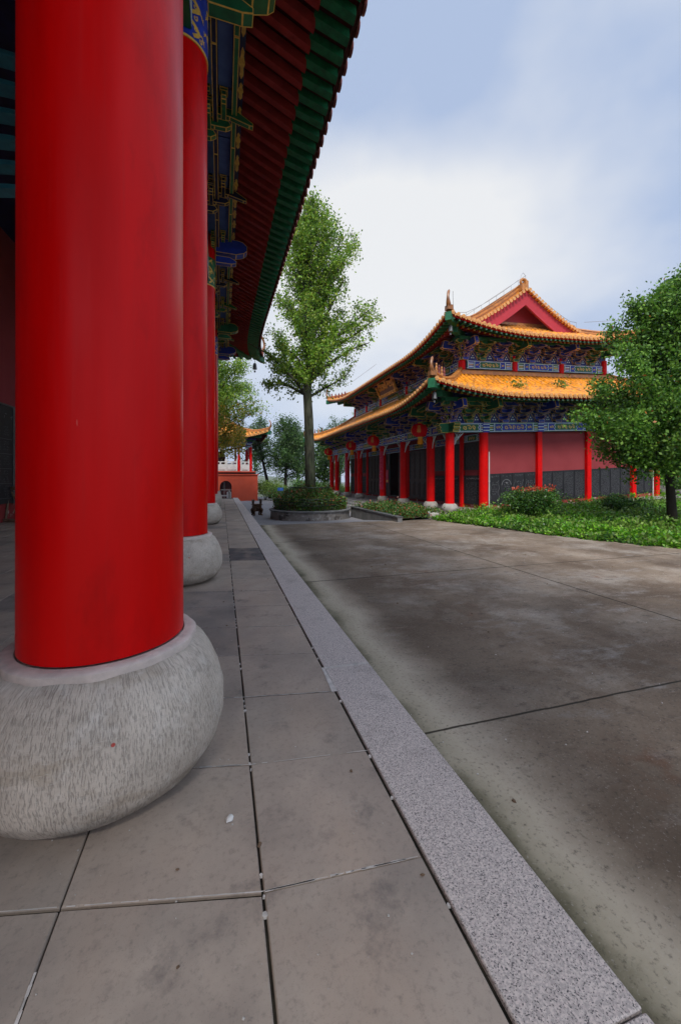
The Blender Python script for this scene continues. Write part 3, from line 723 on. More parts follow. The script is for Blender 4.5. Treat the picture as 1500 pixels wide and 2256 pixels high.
def boat(l, h):   # bracket-arm outline: flat top, rounded lower ends
    return [(-l/2, h), (-l/2, h*.45), (-l/2+.05*l, h*.16), (-l/2+.14*l, 0), (l/2-.14*l, 0), (l/2-.05*l, h*.16), (l/2, h*.45), (l/2, h)]
def bracket_mesh(mats, W=1.0, OUT=1.1, H=1.0, tiers=3, thick=.012, head=False):
    dz = H/(tiers+.6); st = OUT/tiers
    def b(add):
        s_ = .17*min(1, H)
        add([(-s_, 0), (-s_*1.2, dz*.3), (-s_*1.2, dz*.55), (s_*1.2, dz*.55), (s_*1.2, dz*.3), (s_, 0)], 'xz', -s_*1.1, s_*1.1)
        t_ = .055*min(1.3, H)
        for k in range(tiers):
            z = dz*.5+k*dz; hh = dz*.62
            for j_ in range(k+1):
                y = j_*st; ln = W*(.62+.16*((k-j_) % 2)+.14*(k > 0))
                add([(p[0], p[1]+z) for p in boat(ln, hh)], 'xz', y-t_, y+t_)
                for sx_ in (-1, 1):
                    cx_ = sx_*(ln/2-.06*W); bw_ = .075*W
                    add([(cx_-bw_*.75, z+hh), (cx_-bw_, z+hh+dz*.16), (cx_-bw_, z+hh+dz*.36), (cx_+bw_, z+hh+dz*.36), (cx_+bw_, z+hh+dz*.16), (cx_+bw_*.75, z+hh)], 'xz', y-t_*1.5, y+t_*1.5)
            yo = (k+1)*st
            if k < tiers-1: tip = [(yo+.10, z+hh), (yo+.16, z+hh*.5), (yo+.05, z+hh*.05)]
            else: tip = [(yo-.05, z+hh), (yo+.30, z-dz*.10), (yo+.30, z-dz*.32), (yo+.22, z-dz*.32)]
            add([(-.12, z+.001), (-.12, z+hh)]+tip+[(yo-st*.6, z+.001)], 'yz', -t_*1.02, t_*1.02)
    return edged('bracket_set', b, mats, thick)
def rotz(deg): return R(deg)
# painted beam: a box with a raised painted face of borders, cartouche and gold scrollwork
PB = ['blue_paint', 'green_paint', 'white_paint', 'gold_line']
def painted_beam(parent, P0, d, n, ln, z0, z1, th, scheme=0, warp=None, name='painted_beam', mul=1.0, back=False):
    mb = MB(); P0 = Vector((P0[0], P0[1], 0)); d = Vector((d[0], d[1], 0)); n = Vector((n[0], n[1], 0)); h = z1-z0
    B, G = (0, 1) if scheme == 0 else (1, 0)
    def pt(u, z, o): v = P0+d*u+n*o; return (v.x, v.y, z)
    vs = [pt(0, z0, -th), pt(ln, z0, -th), pt(ln, z1, -th), pt(0, z1, -th), pt(0, z0, 0), pt(ln, z0, 0), pt(ln, z1, 0), pt(0, z1, 0)]
    mb.add(vs, [(0, 1, 2, 3), (4, 7, 6, 5), (0, 4, 5, 1), (1, 5, 6, 2), (2, 6, 7, 3), (3, 7, 4, 0)], B)
    def poly(pts, lv, mi):
        o = .006*lv; mb.add([pt(u, z0+v*h, o) for u, v in pts]+[pt(u, z0+v*h, o-.006) for u, v in pts], [tuple(range(len(pts)))]+[(i, (i+1) % len(pts), (i+1) % len(pts)+len(pts), i+len(pts)) for i in range(len(pts))], mi)
    def rect(u0, u1, v0, v1, lv, mi): poly([(u0, v0), (u1, v0), (u1, v1), (u0, v1)], lv, mi)
    rect(0, ln, .04, .10, 1, 2); rect(0, ln, .90, .96, 1, 2); rect(0, ln, .0, .04, 1, G)
    e = min(.16*ln, .5*h*2)
    for side in (0, 1):
        def U(u): return u if side == 0 else ln-u
        def r2(u0, u1, *a_): 
            a0, a1 = sorted((U(u0), U(u1))); rect(a0, a1, *a_)
        r2(.0, .05, .1, .9, 1, G); r2(.05, .08, .1, .9, 2, 2)
        for v in (.22, .42, .62): r2(.10, e*.9, v, v+.10, 1, 2 if v != .42 else 3)
        r2(e*.92, e, .1, .9, 2, G); r2(e, e+.04, .1, .9, 2, 2)
    c0, c1 = ln*.30, ln*.70
    if ln < 2.2: c0, c1 = ln*.26, ln*.74
    k = h*.28
    def hexa(a_, b_, m_): return [(a_+m_, .14+m_*.6/h*.5), (b_-m_, .14+m_*.6/h*.5), (b_-m_+k*.5, .32), (b_-m_, .5), (b_-m_+k*.5, .68), (b_-m_, .86-m_*.6/h*.5), (a_+m_, .86-m_*.6/h*.5), (a_+m_-k*.5, .68), (a_+m_, .5), (a_+m_-k*.5, .32)]
    poly(hexa(c0-.05, c1+.05, 0), 2, 2); poly(hexa(c0-.05, c1+.05, .035), 3, G)
    rr_ = random.Random(int(ln*100)+scheme*7+int(P0.x*10+P0.y*10))
    def scroll(u0, u1, lv):
        m_ = max(2, int((u1-u0)/(h*.45)))
        for i in range(m_):
            cu = u0+(u1-u0)*(i+.5)/m_; rad = min((u1-u0)/m_*.46, h*.27)
            pts = [(cu+rad*(.25+.75*t_/9)*math.cos(t_*.75+i*2+rr_.random()), .5+rad/h*(.25+.75*t_/9)*math.sin(t_*.75+i*2)) for t_ in range(10)]
            for a_, b_ in zip(pts, pts[1:]):
                w = h*.045; dv = Vector((b_[0]-a_[0], (b_[1]-a_[1])*h)); 
                if dv.length < 1e-4: continue
                nv = Vector((-dv.y, dv.x)).normalized()*w
                poly([(a_[0]+nv.x, a_[1]+nv.y/h), (a_[0]-nv.x, a_[1]-nv.y/h), (b_[0]-nv.x, b_[1]-nv.y/h), (b_[0]+nv.x, b_[1]+nv.y/h)], lv, 3)
    scroll(c0+.05, c1-.05, 4)
    if ln > 2.2:
        for a_, b_ in ((e+.10, c0-.14), (c1+.14, ln-e-.10)):
            if b_-a_ > .12: rect(a_-.02, b_+.02, .14, .86, 1, G if scheme else B); scroll(a_, b_, 2)
    if warp: mb.warp(warp)
    return mb.build(name, PB, parent, fixn=False)
# ------------------------------------------------------------------ the near hall whose verandah we stand in
COLX = -.575; CY = [-4.9, 2.33, 6.2, 13.5, 20.75, 24.4]
hall = thing('temple_hall', 'near temple hall with giant red columns on stone drums and deep dark eaves overhead', 'temple', (-8, 12, 0))
def tall_column(y):
    mb = MB(); mb.lathe(COLX, y, [(.372, .685), (.37, 2.0), (.37, 4), (.368, 6), (.366, 9.3)], 64)
    c_ = mb.build('column', 'red_lacquer', hall, smooth=40, origin=(COLX, y, 0))
    mb = MB(); mb.lathe(0, 0, [(.355, 0), (.43, .018), (.505, .066), (.558, .145), (.585, .245), (.580, .36), (.560, .45), (.525, .535), (.480, .605), (.43, .643)], 72)
    mb.v = [(x*(1+.007*math.sin(z*31+x*9+y_)*math.sin(y_*13+x*7)+.004*math.sin(x*41)*math.sin(y_*37+z*29)), y_*(1+.007*math.sin(z*31+x*9+y_)*math.sin(y_*13+x*7)), z) for x, y_, z in mb.v]
    b = mb.build('stone_base', 'drum_stone', None, smooth=60); b.parent = c_
    mb = MB(); mb.lathe(0, 0, [(.430, .60), (.437, .636), (.436, .668), (.430, .674), (.405, .678), (.378, .679), (.365, .66)], 64)
    mb.v = [(x*(1+.012*math.sin(x*33+1)*math.sin(y_*27)*(math.hypot(x, y_) > .42)), y_*(1+.012*math.sin(x*23)*math.sin(y_*31+2)*(math.hypot(x, y_) > .42)), z) for x, y_, z in mb.v]
    b = mb.build('drum_lip', 'drum_lip', None, smooth=40); b.parent = c_
    return c_
rsb = random.Random(5)
def painted_band(c_, z0, z1, bgm):
    mb = MB(); r_ = .377; mb.lathe(0, 0, [(r_, z0), (r_, z1)], 48)
    mb.lathe(0, 0, [(r_+.006, z0-.02), (r_+.006, z0+.012)], 48, 1)
    def rib(path, w):
        for (a0, h0), (a1, h1) in zip(path, path[1:]):
            d = Vector(((a1-a0)*r_, h1-h0)); 
            if d.length < 1e-5: continue
            nv = Vector((-d.y, d.x)).normalized()*w
            q = [(a0+nv.x/r_, h0+nv.y), (a0-nv.x/r_, h0-nv.y), (a1-nv.x/r_, h1-nv.y), (a1+nv.x/r_, h1+nv.y)]
            mb.add([((r_+.004)*math.cos(a_), (r_+.004)*math.sin(a_), h) for a_, h in q], [(0, 1, 2, 3)], 1)
    for s_ in range(6):     # a coiling gold dragon, clouds around it
        a0 = s_*1.05; path = [(a0+.24*math.sin(i*.55), z0+.06+(z1-z0-.12)*i/26) for i in range(27)]; rib(path, .026)
        rib([(p[0]+.07, p[1]) for p in path[3:20]], .008)
        for k in range(7):
            ca, ch = a0+rsb.uniform(-.4, .4), rsb.uniform(z0+.08, z1-.08)
            rib([(ca+.10*(t_/8)*math.cos(t_*.9), ch+.05*(t_/8)*math.sin(t_*.9)) for t_ in range(9)], .009)
        for k in range(5):
            i = 3+k*5; p = path[min(i, 26)]; sg = (-1)**k
            rib([p, (p[0]+.16*sg, p[1]+.02), (p[0]+.24*sg, p[1]-.03)], .012)
            for f_ in (-.04, 0, .04): rib([(p[0]+.24*sg, p[1]-.03), (p[0]+.30*sg, p[1]-.03+f_)], .006)
    b = mb.build('painted_band', [bgm, 'gold_line'], None, fixn=False); b.parent = c_
for i, y in enumerate(CY):
    c_ = tall_column(y); painted_band(c_, 7.62, 8.5, ['blue_paint', 'green_paint', 'blue_paint', 'green_paint', 'blue_paint', 'green_paint'][i])
# rear wall with engraved black slabs
g = MB(); g.box(-7.4, -7.0, -7, 27, .0, .66, 1); g.box(-7.4, -7.0, -7, 27, .66, 10.5, 0)
g.build('wall', ['red_plaster', 'plinth_red'], hall)
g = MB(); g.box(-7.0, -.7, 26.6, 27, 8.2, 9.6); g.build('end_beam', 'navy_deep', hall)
rt = random.Random(21)
def glyph_rows(mb, mi, mapf, u0, u1, v0, v1, ch, cw, w=.16, fill=.9):
    """small engraved character-like strokes on a slab; mapf(u, v) gives a point on its face"""
    v = v1
    while v-ch > v0:
        u = u0
        while u+cw < u1:
            if rt.random() < fill:
                for k in range(rt.randint(3, 5)):
                    a_ = u+cw*rt.uniform(.1, .75); b_ = v-ch*rt.uniform(.1, .85)
                    if rt.random() < .55: du, dv = cw*rt.uniform(.2, .5), ch*w*.5
                    else: du, dv = cw*w*.6, ch*rt.uniform(.2, .5)
                    mb.add([mapf(a_, b_), mapf(a_+du, b_), mapf(a_+du, b_-dv), mapf(a_, b_-dv)], [(0, 1, 2, 3)], mi)
            u += cw*1.12
        v -= ch*1.15
g = MB(); g.box(-7.0, -6.95, 10.0, 16.42, .62, 3.92, 0); g.box(-7.0, -6.93, 16.42, 16.60, .60, 3.97, 2); g.box(-7.0, -6.93, 10.0, 16.42, 3.92, 3.97, 2)
mf = lambda u, v: (-6.944, u, v)
for r0 in range(5):
    vtop = 3.25-.5*r0
    for cc in range(11): glyph_rows(g, 1, mf, 10.2+.56*cc, 10.2+.56*cc+.46, vtop-.42, vtop, .075, .085)
    g.box(-6.95, -6.944, 10.1, 16.35, vtop-.455, vtop-.447, 1)
for cc in range(16): glyph_rows(g, 1, mf, 10.2+.4*cc, 10.2+.4*cc+.26, 3.42, 3.72, .22, .22, .2)
g.build('wall_tablet', ['black_tablet', 'carved_line', 'tablet_frame'], hall, fixn=False)
g = MB()
for k in range(6):
    yc = 8.2+.30*k
    for i in range(8):
        t0, t1 = i/8, (i+1)/8
        f_ = lambda t_: (-4.6+1.5*t_, yc+.10*math.sin(t_*3), 8.75-.28*k+.16*math.sin(t_*3.1))
        a_, b_ = f_(t0), f_(t1); g.add([a_, b_, (b_[0], b_[1]+.05, b_[2]+.13), (a_[0], a_[1]+.05, a_[2]+.13), (a_[0], a_[1]+.3, a_[2]), (b_[0], b_[1]+.3, b_[2])], [(0, 1, 2, 3), (0, 4, 5, 1), (4, 3, 2, 5)], 0)
g.build('ceiling_bracket', 'teal_paint', hall)
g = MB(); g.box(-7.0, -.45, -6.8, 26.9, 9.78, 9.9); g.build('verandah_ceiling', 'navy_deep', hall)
# beams between the columns
for y0, y1 in zip(CY[:-1], CY[1:]):
    painted_beam(hall, (COLX+.17, y0+.36, 0), (0, 1), (1, 0), y1-y0-.72, 7.72, 8.42, .34, 1, name='painted_beam')
P_ = [0.0, 1.0]
def bar(name, x, z, w, h, y0=-5.0, y1=25.2, mats=('green_paint', 'gold_line'), th=.014):
    def b(add): 
        y = y0
        while y < y1-.01:
            add([(x-w/2, z), (x+w/2, z), (x+w/2, z+h), (x-w/2, z+h)], 'xz', y, min(y+2.42, y1)-.012); y += 2.42
    me = edged(name, b, mats, th); o = bpy.data.objects.new(name, me); COL.objects.link(o); put(o, hall)
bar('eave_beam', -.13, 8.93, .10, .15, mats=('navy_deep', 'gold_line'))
bar('eave_beam', .25, 9.16, .10, .16, mats=('green_paint', 'gold_line'))
g = MB()
for yb in np.arange(-.2, 25, 1.21):
    g.box(-.40, -.19, yb+.02, yb+1.19, 9.24, 9.27); g.box(-.07, .19, yb+.02, yb+1.19, 9.34, 9.37)
g.box(-.575, -.42, -.2, 25.2, 8.5, 9.5)
g.build('soffit_panel', 'soffit_blue', hall)
# cloud board: navy with raised gold clouds, facing the verandah
g = MB(); g.box(.305, .41, -.2, 25.4, 9.25, 9.62, 0)
y = -.1
while y < 25.2:
    L1 = rsb.uniform(.35, .62); top = []; bot = []
    for i in range(9):
        u = i/8; amp = math.sin(math.pi*u)**.5; top.append((y+L1*u, .362+.042*amp*(1+.35*math.sin(i*2.1)))); bot.append((y+L1*u, .356-.038*amp*(1+.35*math.cos(i*1.7))))
    pts = bot+top[::-1]; g.add([(p[1], p[0], 9.238) for p in pts]+[(p[1], p[0], 9.25) for p in pts], [tuple(range(18))]+[(i, (i+1) % 18, (i+1) % 18+18, i+18) for i in range(18)], 1)
    y += L1+rsb.uniform(.03, .28)
g.build('cloud_board', ['navy_deep', 'gold_paint'], hall, fixn=False)
# bracket sets
bm_blue = bracket_mesh(['navy_deep', 'gold_line'], 1.15, .92, .95, 3, .011)
bm_green = bracket_mesh(['green_paint', 'gold_line'], 1.15, .92, .95, 3, .011)
for k, yb in enumerate([-.9, 1.5, 3.9, 6.3, 8.7, 11.1, 13.5, 15.9, 18.3, 20.7, 22.55, 24.4]):
    o = bpy.data.objects.new('bracket_set', bm_blue if k % 2 else bm_green); COL.objects.link(o); o.parent = hall
    o.location = Vector((COLX, yb, 8.45))-wloc(hall); o.rotation_euler = (0, 0, R(-90))
for k, yb in enumerate(CY[2:]):
    def b(add):
        add([(-.2, 8.78), (-.2, 9.25), (.50, 9.25), (.66, 9.22), (.80, 9.10), (.80, 8.95), (.70, 8.86), (.45, 8.78)], 'xz', yb-.16, yb+.16)
        add([(-.2, 8.48), (-.2, 8.70), (.25, 8.70), (.46, 8.60), (.46, 8.52), (.30, 8.48)], 'xz', yb-.10, yb+.10)
    me = edged('beam_head', b, (['blue_paint', 'green_paint'][(k+1) % 2 if k else 1], 'gold_line'), .014)
    o = bpy.data.objects.new('beam_head', me); COL.objects.link(o); put(o, hall)
# end of tie beam past the last column (seen against the sky)
def b(add): add([(-.2, 7.75), (-.2, 8.45), (.30, 8.45), (.36, 8.3), (.28, 8.1), (.36, 7.9), (.30, 7.75)], 'xz', 24.3, 24.5)
# roof
NR = Roof((-24, 2.1, -7.0, 27.0), 5.0, [(0, 9.08), (.67, 9.27), (1.71, 9.75), (5, 11.7)], .70, 12.5, .80, 2.2, lambda p: (p[0]-.0125*(p[1]-6), p[1], p[2]), 4.5)
NR.tiles(['+x'], ['+x', '+y', '-y', '-x'], hall, .34, .095, .17, .36, ('clay_tile', 'clay_tile', 'clay_tile'), .13)
g = MB(); g.box(-19, -2.9, 4.4, 22, 11.6, 11.9); g.box(-17, -7.2, 5, 21, 9.9, 11.7); g.build('upper_roof', 'clay_tile', hall)
NR.soffit(['+x', '+y', '-y', '-x'], hall, ('red_board_shaded', 'green_paint'), dz=0, dztop=.16)
NR.rafters(['+x', '+y'], hall, .34, .155, .16, .03, .64, -.002, ('green_rafter', 'green_rafter'), 'flying_rafters')
NR.rafters(['+x', '+y'], hall, .34, .13, .19, .62, 1.72, -.11, ('red_rafter', 'red_rafter'), 'rafters')
g = MB();
for i in range(80): 
    p0, p1 = 34*i/80, 34*(i+1)/80
    g.add([NR.pos('+x', p0, .64, -.105), NR.pos('+x', p1, .64, -.105), NR.pos('+x', p1, .64, .0), NR.pos('+x', p0, .64, .0)], [(0, 1, 2, 3)])
    g.add([NR.pos('+x', p0, .64, -.107), NR.pos('+x', p1, .64, -.107), NR.pos('+x', p1, min(2.2, max(.7, 34-p1)), -.107), NR.pos('+x', p0, min(2.2, max(.7, 34-p0)), -.107)], [(0, 1, 2, 3)])
g.warp(NR.warp); g.build('rafter_board', 'red_board_shaded', hall)
NR.hips([('+x', False)], hall, .28, .30, 1.2, 2, .2, True, ('ridge_tile',), ('green_paint', 'gold_line'), hornlean=.22, bw=.30, blen=2.4)
# drain of things standing or lying in the verandah
def sawhorse():
    P0 = pix_ground(-8, 1150); P1 = pix_ground(48, 1152); t_ = thing('wooden_rack', 'rough timber trestle rack standing by the black engraved slab', 'rack', (P0.x, P0.y, 0))
    d = (P1-P0).normalized(); nn = Vector((-d.y, d.x, 0)); L1 = 1.5; O = P0-d*.5
    g = MB(); g.tube([O+Vector((0, 0, .06)), O+d*L1+Vector((0, 0, .075))], .055, 8); g.tube([O+nn*.7+Vector((0, 0, .06)), O+nn*.7+d*L1+Vector((0, 0, .06))], .055, 8); g.build('floor_rail', 'worn_wood', t_, smooth=60)
    g = MB(); g.beam(O+nn*.35+Vector((0, 0, 1.13)), O+nn*.35+d*L1+Vector((0, 0, 1.13)), .10, .12); g.build('top_rail', 'worn_wood', t_)
    for k in range(4):
        for sg, off in ((0, .45), (.7, .55)):
            g = MB(); A = O+d*(.15+.45*k)+nn*.35+Vector((0, 0, 1.1)); B = O+d*(.15+.45*k+off*.75)+nn*sg+Vector((0, 0, .08)); g.tube([A, B], .035, 7); g.build('leg', 'worn_wood', t_, smooth=60)
sawhorse()
def wind_bell(P, s, label):
    g = MB(); t_ = thing('wind_bell', label, 'bell', tuple(P-Vector((0, 0, .95*s))), group='wind bells under the roof corners')
    g.lathe(P.x, P.y, [(.16*s, -.72*s), (.155*s, -.66*s), (.13*s, -.5*s), (.12*s, -.38*s), (.09*s, -.31*s), (.03*s, -.28*s)], 16, z=P.z); g.build('bell', 'bell_grey', t_, smooth=40)
    g = MB(); g.tube([P, P-Vector((0, 0, .3*s))], .010*s+.004, 5); g.build('hook', 'black_iron', t_)
    g = MB(); g.tube([P-Vector((0, 0, .5*s)), P-Vector((0, 0, .84*s))], .012*s, 5); g.box(P.x-.06*s, P.x+.06*s, P.y-.006, P.y+.006, P.z-.95*s, P.z-.82*s); g.build('clapper', 'bell_grey', t_)
wind_bell(Vector(NR.warp(NR.pos('+x', 34-.35, .35, -.28))), .95, 'dark wind bell hanging from the green corner beam of the near hall')
# ------------------------------------------------------------------ the two-storey hall across the plaza
SL = .0446
def Wp(p): return (p[0], p[1], p[2]+SL*(p[0]-9.8))
def wz(x, z): return z+SL*(x-9.8)
FZ = -.05
fx = [15.6, 17.3, 20.3, 23.3, 27.7, 30.7, 33.7, 35.4]     # column lines along the front
sxs = [11.58, 14.65, 17.7, 20.75, 22.45]                   # pillars along the side
hb = thing('temple_hall', 'two-storey red temple hall with orange glazed roofs and blue painted eaves across the plaza', 'temple', (16, 25, 0))
g = MB(); g.box(8.7, 23.3, 14.55, 37, -1.2, FZ); g.box(8.62, 8.74, 14.5, 37.05, -1.2, FZ+.012, 1); g.box(8.74, 23.3, 14.46, 14.55, -1.2, FZ+.012, 1)
g.warp(Wp); g.build('terrace', ['terrace_stone', 'pale_stone'], hb)
def col_round(x, y, z0, z1, r_, drum=True, name='column'):
    g = MB(); g.lathe(0, 0, [(r_, z0), (r_*.99, (z0+z1)/2), (r_*.97, z1)], 24)
    c_ = g.build(name, 'red_post', hb, smooth=40, origin=None); c_.location = Vector((x, y, SL*(x-9.8)))-wloc(hb)
    if drum:
        g = MB(); k = r_/.2; g.lathe(0, 0, [(.25*k, FZ), (.32*k, FZ+.06), (.36*k, FZ+.16), (.36*k, FZ+.22), (.31*k, FZ+.32), (.25*k, FZ+.38)], 24)
        b = g.build('stone_base', 'pale_stone', None, smooth=50); b.parent = c_
    return c_
BB, BT = 3.50, 3.93      # painted beam heights
for y in fx: col_round(9.8, y, FZ+.3, BB+.4, .20)
for y in fx[1:-1]: col_round(11.6, y, FZ, BB+.4, .155, False)
col_round(sxs[0], 15.6, FZ-.1, BB+.02, .205, False)
# cella walls
g = MB()
g.box(11.62, 11.78, 15.62, 35.4, FZ, .16, 1)
def wallseg(y0, y1): g.box(11.62, 11.74, y0, y1, .16, 4.0, 0)
for y0, y1 in ((15.62, 17.3), (17.3, 20.3), (30.7, 33.7), (33.7, 35.4)): wallseg(y0, y1)
for y0, y1 in ((20.3, 23.3), (23.3, 27.7), (27.7, 30.7)): g.box(11.62, 11.74, y0, y1, 3.2, 4.0, 0)
g.box(11.74, 22.45, 15.62, 15.80, .14, 4.0, 0); g.box(11.74, 22.45, 15.60, 15.80, FZ-.3, .14, 1)
g.box(22.3, 22.45, 15.8, 35.4, FZ-.3, 4.0, 0); g.box(11.74, 22.3, 35.2, 35.4, FZ-.3, 4.0, 0)
g.box(11.5, 22.5, 15.55, 35.45, 4.0, 4.1, 0)
g.warp(Wp); g.build('wall', ['red_plaster', 'plinth_red'], hb)
g = MB(); g.box(11.55, 20.95, 17.25, 33.85, 4.1, 8.62); g.warp(Wp); g.build('upper_wall', 'red_plaster', hb)
# side pillars
for i, x in enumerate(sxs[1:]):
    g = MB(); g.box(x-.13, x+.13, 15.44, 15.62, FZ-.5, BB, 0); g.warp(Wp); g.build('pillar', 'red_post', hb, bevel=.012)
# engraved black slabs along the side
rt = random.Random(3)
for bi, (x0, x1) in enumerate(((11.80, 14.50), (14.80, 17.55), (17.85, 20.60), (20.90, 22.28))):
    n = 4 if bi < 3 else 2; w = (x1-x0)/n
    for k in range(n):
        a_, b_ = x0+w*k, x0+w*(k+1); g = MB(); g.box(a_+.008, b_-.008, 15.575, 15.62, .13, 1.57, 0); g.box(a_+.03, b_-.03, 15.570, 15.575, .16, 1.54, 0)
        mf = lambda u, v: (u, 15.5655, v)
        if bi == 0:
            glyph_rows(g, 1, mf, a_+.1, b_-.08, 1.36, 1.50, .09, .09, .22)
            glyph_rows(g, 1, mf, a_+w*.3, b_-w*.25, .5, 1.2, .09, .09, .25)
            if k == 1:
                for i in range(12):
                    t0, t1 = math.pi*i/12, math.pi*(i+1)/12; cx_ = (a_+b_)/2
                    g.add([mf(cx_+r_*math.cos(t_), 1.02+r_*math.sin(t_)) for r_, t_ in ((.24, t0), (.27, t0), (.27, t1), (.24, t1))], [(0, 1, 2, 3)], 1)
                g.lathe(cx_, 15.56, [(.03, 1.06), (.05, 1.10), (.015, 1.16)], 8, 1)
            else:
                for s2 in (-1, 1):
                    px_ = (a_+b_)/2+s2*w*.34
                    for i in range(9): g.add([mf(px_+.05*math.sin(i*1.4+k), .35+.1*i), mf(px_+.05*math.sin(i*1.4+k)+.014, .35+.1*i), mf(px_+.05*math.sin(i*1.4+1.4+k)+.014, .45+.1*i), mf(px_+.05*math.sin(i*1.4+1.4+k), .45+.1*i)], [(0, 1, 2, 3)], 1)
        else: glyph_rows(g, 1, mf, a_+.06, b_-.05, .22, 1.48, .045, .05, .3, .95)
        g.warp(Wp); g.build('wall_tablet', ['black_tablet', 'carved_line'], hb, fixn=False)
# front bays with slabs below and lattice windows above
def lattice(g, y0, y1, z0, z1, x, mi=0, step=.15, bw=.022):
    g.box(x, x+.03, y0, y0+.05, z0, z1, mi); g.box(x, x+.03, y1-.05, y1, z0, z1, mi); g.box(x, x+.03, y0+.05, y1-.05, z0, z0+.05, mi); g.box(x, x+.03, y0+.05, y1-.05, z1-.05, z1, mi)
    ny_ = max(2, int((y1-y0)/step)); nz_ = max(2, int((z1-z0)/step))
    for i in range(ny_):
        for j in range(nz_):
            ya = y0+(y1-y0)*i/ny_; zb = z0+(z1-z0)*j/nz_; dy = (y1-y0)/ny_; dz_ = (z1-z0)/nz_
            if (i+j) % 2: g.box(x+.004, x+.02, ya+dy*.5-bw/2, ya+dy*.5+bw/2, zb, zb+dz_, mi)
            g.box(x+.006, x+.022, ya, ya+dy, zb+dz_*.5-bw/2, zb+dz_*.5+bw/2, mi) if (i*3+j) % 3 else None
rt = random.Random(9)
for y0, y1, white in ((15.75, 17.15, 1), (17.45, 20.15, 1), (30.85, 33.55, 0), (33.85, 35.3, 0)):
    g = MB(); g.box(11.57, 11.62, y0, y1, .13, 1.52, 0); mf = lambda u, v: (11.5645, u, v)
    glyph_rows(g, 2 if white else 1, mf, y0+.12, y1-.1, 1.30, 1.42, .085, .09, .24); glyph_rows(g, 1, mf, y0+.15, y1-.1, .25, 1.2, .07, .08, .3, .7)
    g.warp(Wp); g.build('wall_tablet', ['black_tablet', 'carved_line', 'carved_white'], hb, fixn=False)
    g = MB(); g.box(11.60, 11.62, y0-.1, y1+.1, 1.78, 3.12, 1); n = max(1, round((y1-y0)/.95))
    for k in range(n): lattice(g, y0+(y1-y0)*k/n+.01, y0+(y1-y0)*(k+1)/n-.01, 1.80, 3.06, 11.565)
    g.warp(Wp); g.build('lattice_window', ['dark_wood', 'black_iron'], hb)
for y0, y1, opened in ((20.45, 23.15, ()), (23.45, 27.55, (2, 3)), (27.85, 30.55, ())):
    n = 4 if y1-y0 < 3 else 6; w = (y1-y0)/n
    for k in range(n):
        if k in opened: continue
        g = MB(); a_, b_ = y0+w*k+.01, y0+w*(k+1)-.01
        g.box(11.60, 11.63, a_, b_, .16, 3.1, 1); lattice(g, a_, b_, 1.28, 3.06, 11.57)
        g.box(11.57, 11.60, a_, b_, .16, .24, 0); g.box(11.57, 11.60, a_, b_, 1.16, 1.28, 0); g.box(11.57, 11.60, a_, a_+.06, .24, 1.16, 0); g.box(11.57, 11.60, b_-.06, b_, .24, 1.16, 0)
        g.box(11.575, 11.60, a_+.12, b_-.12, .36, 1.05, 0)
        g.warp(Wp); g.build('door', ['dark_wood', 'black_iron'], hb)
    g = MB(); g.box(11.50, 11.74, y0-.1, y1+.1, .08, .17); g.warp(Wp); g.build('door_sill', 'dark_wood', hb)
for i, (y0, y1) in enumerate(zip(fx, fx[1:])):
    painted_beam(hb, (11.56, y0+.2, 0), (0, 1), (-1, 0), y1-y0-.4, 3.14, 3.50, .06, i % 2, Wp)
    painted_beam(hb, (9.63, y0+.0, 0), (0, 1), (-1, 0), y1-y0, BB, BT, .30, (i+1) % 2, Wp)
ss = [9.8]+sxs
for i, (x0, x1) in enumerate(zip(ss, ss[1:])):
    painted_beam(hb, (x0, 15.42, 0), (1, 0), (0, -1), x1-x0, BB, BT, .20, (i) % 2, Wp)
# collars where columns cross the beam
for y in fx[1:-1]:
    g = MB()
    for k, (a_, b_, m_) in enumerate(((BB, BB+.06, 0), (BB+.06, BB+.10, 2), (BB+.10, BB+.2, 0), (BB+.2, BB+.24, 2), (BB+.24, BB+.34, 0), (BB+.34, BB+.38, 2), (BB+.38, BB+.5, 0))): g.lathe(9.8, y, [(.215, a_), (.215, b_)], 20, m_)
    g.warp(Wp); g.build('column_collar', PB, hb)
for x in sxs[:-1]:
    g = MB()
    for k, (a_, b_, m_) in enumerate(((BB-.01, BB+.06, 0), (BB+.06, BB+.10, 2), (BB+.10, BB+.2, 0), (BB+.2, BB+.24, 2), (BB+.24, BB+.34, 0), (BB+.34, BB+.38, 2), (BB+.38, BB+.46, 0))): g.box(x-.17, x+.17, 15.38, 15.42, a_, b_, m_)
    g.warp(Wp); g.build('column_collar', PB, hb)
# carved white corner brackets under the beam
def lacework(P, d, s=1):
    g = MB(); P = Vector(P); d = Vector(d)
    g.tube([P+d*.62*s, P+d*.40*s+Vector((0, 0, -.16)), P+d*.2*s+Vector((0, 0, -.30)), P+Vector((0, 0, -.58))], .020, 5)
    g.tube([P+d*.45*s+Vector((0, 0, -.02)), P+d*.25*s+Vector((0, 0, -.20)), P+d*.06*s+Vector((0, 0, -.30))], .013, 5)
    g.tube([P+d*.3*s, P+d*.12*s+Vector((0, 0, -.2)), P+d*.02+Vector((0, 0, -.45))], .013, 5)
    g.tube([P+d*.1*s, P+d*.32*s+Vector((0, 0, -.25))], .012, 5)
    g.warp(Wp); g.build('corner_lattice', 'white_paint', hb)
for i, y in enumerate(fx):
    if i > 0: lacework((9.78, y-.2, BB), (0, -1, 0), .55 if i in (1, 7) else 1)
    if i < 7: lacework((9.78, y+.2, BB), (0, 1, 0), .55 if i in (0, 6) else 1)
lacework((10.0, 15.6, BB), (1, 0, 0), .8)
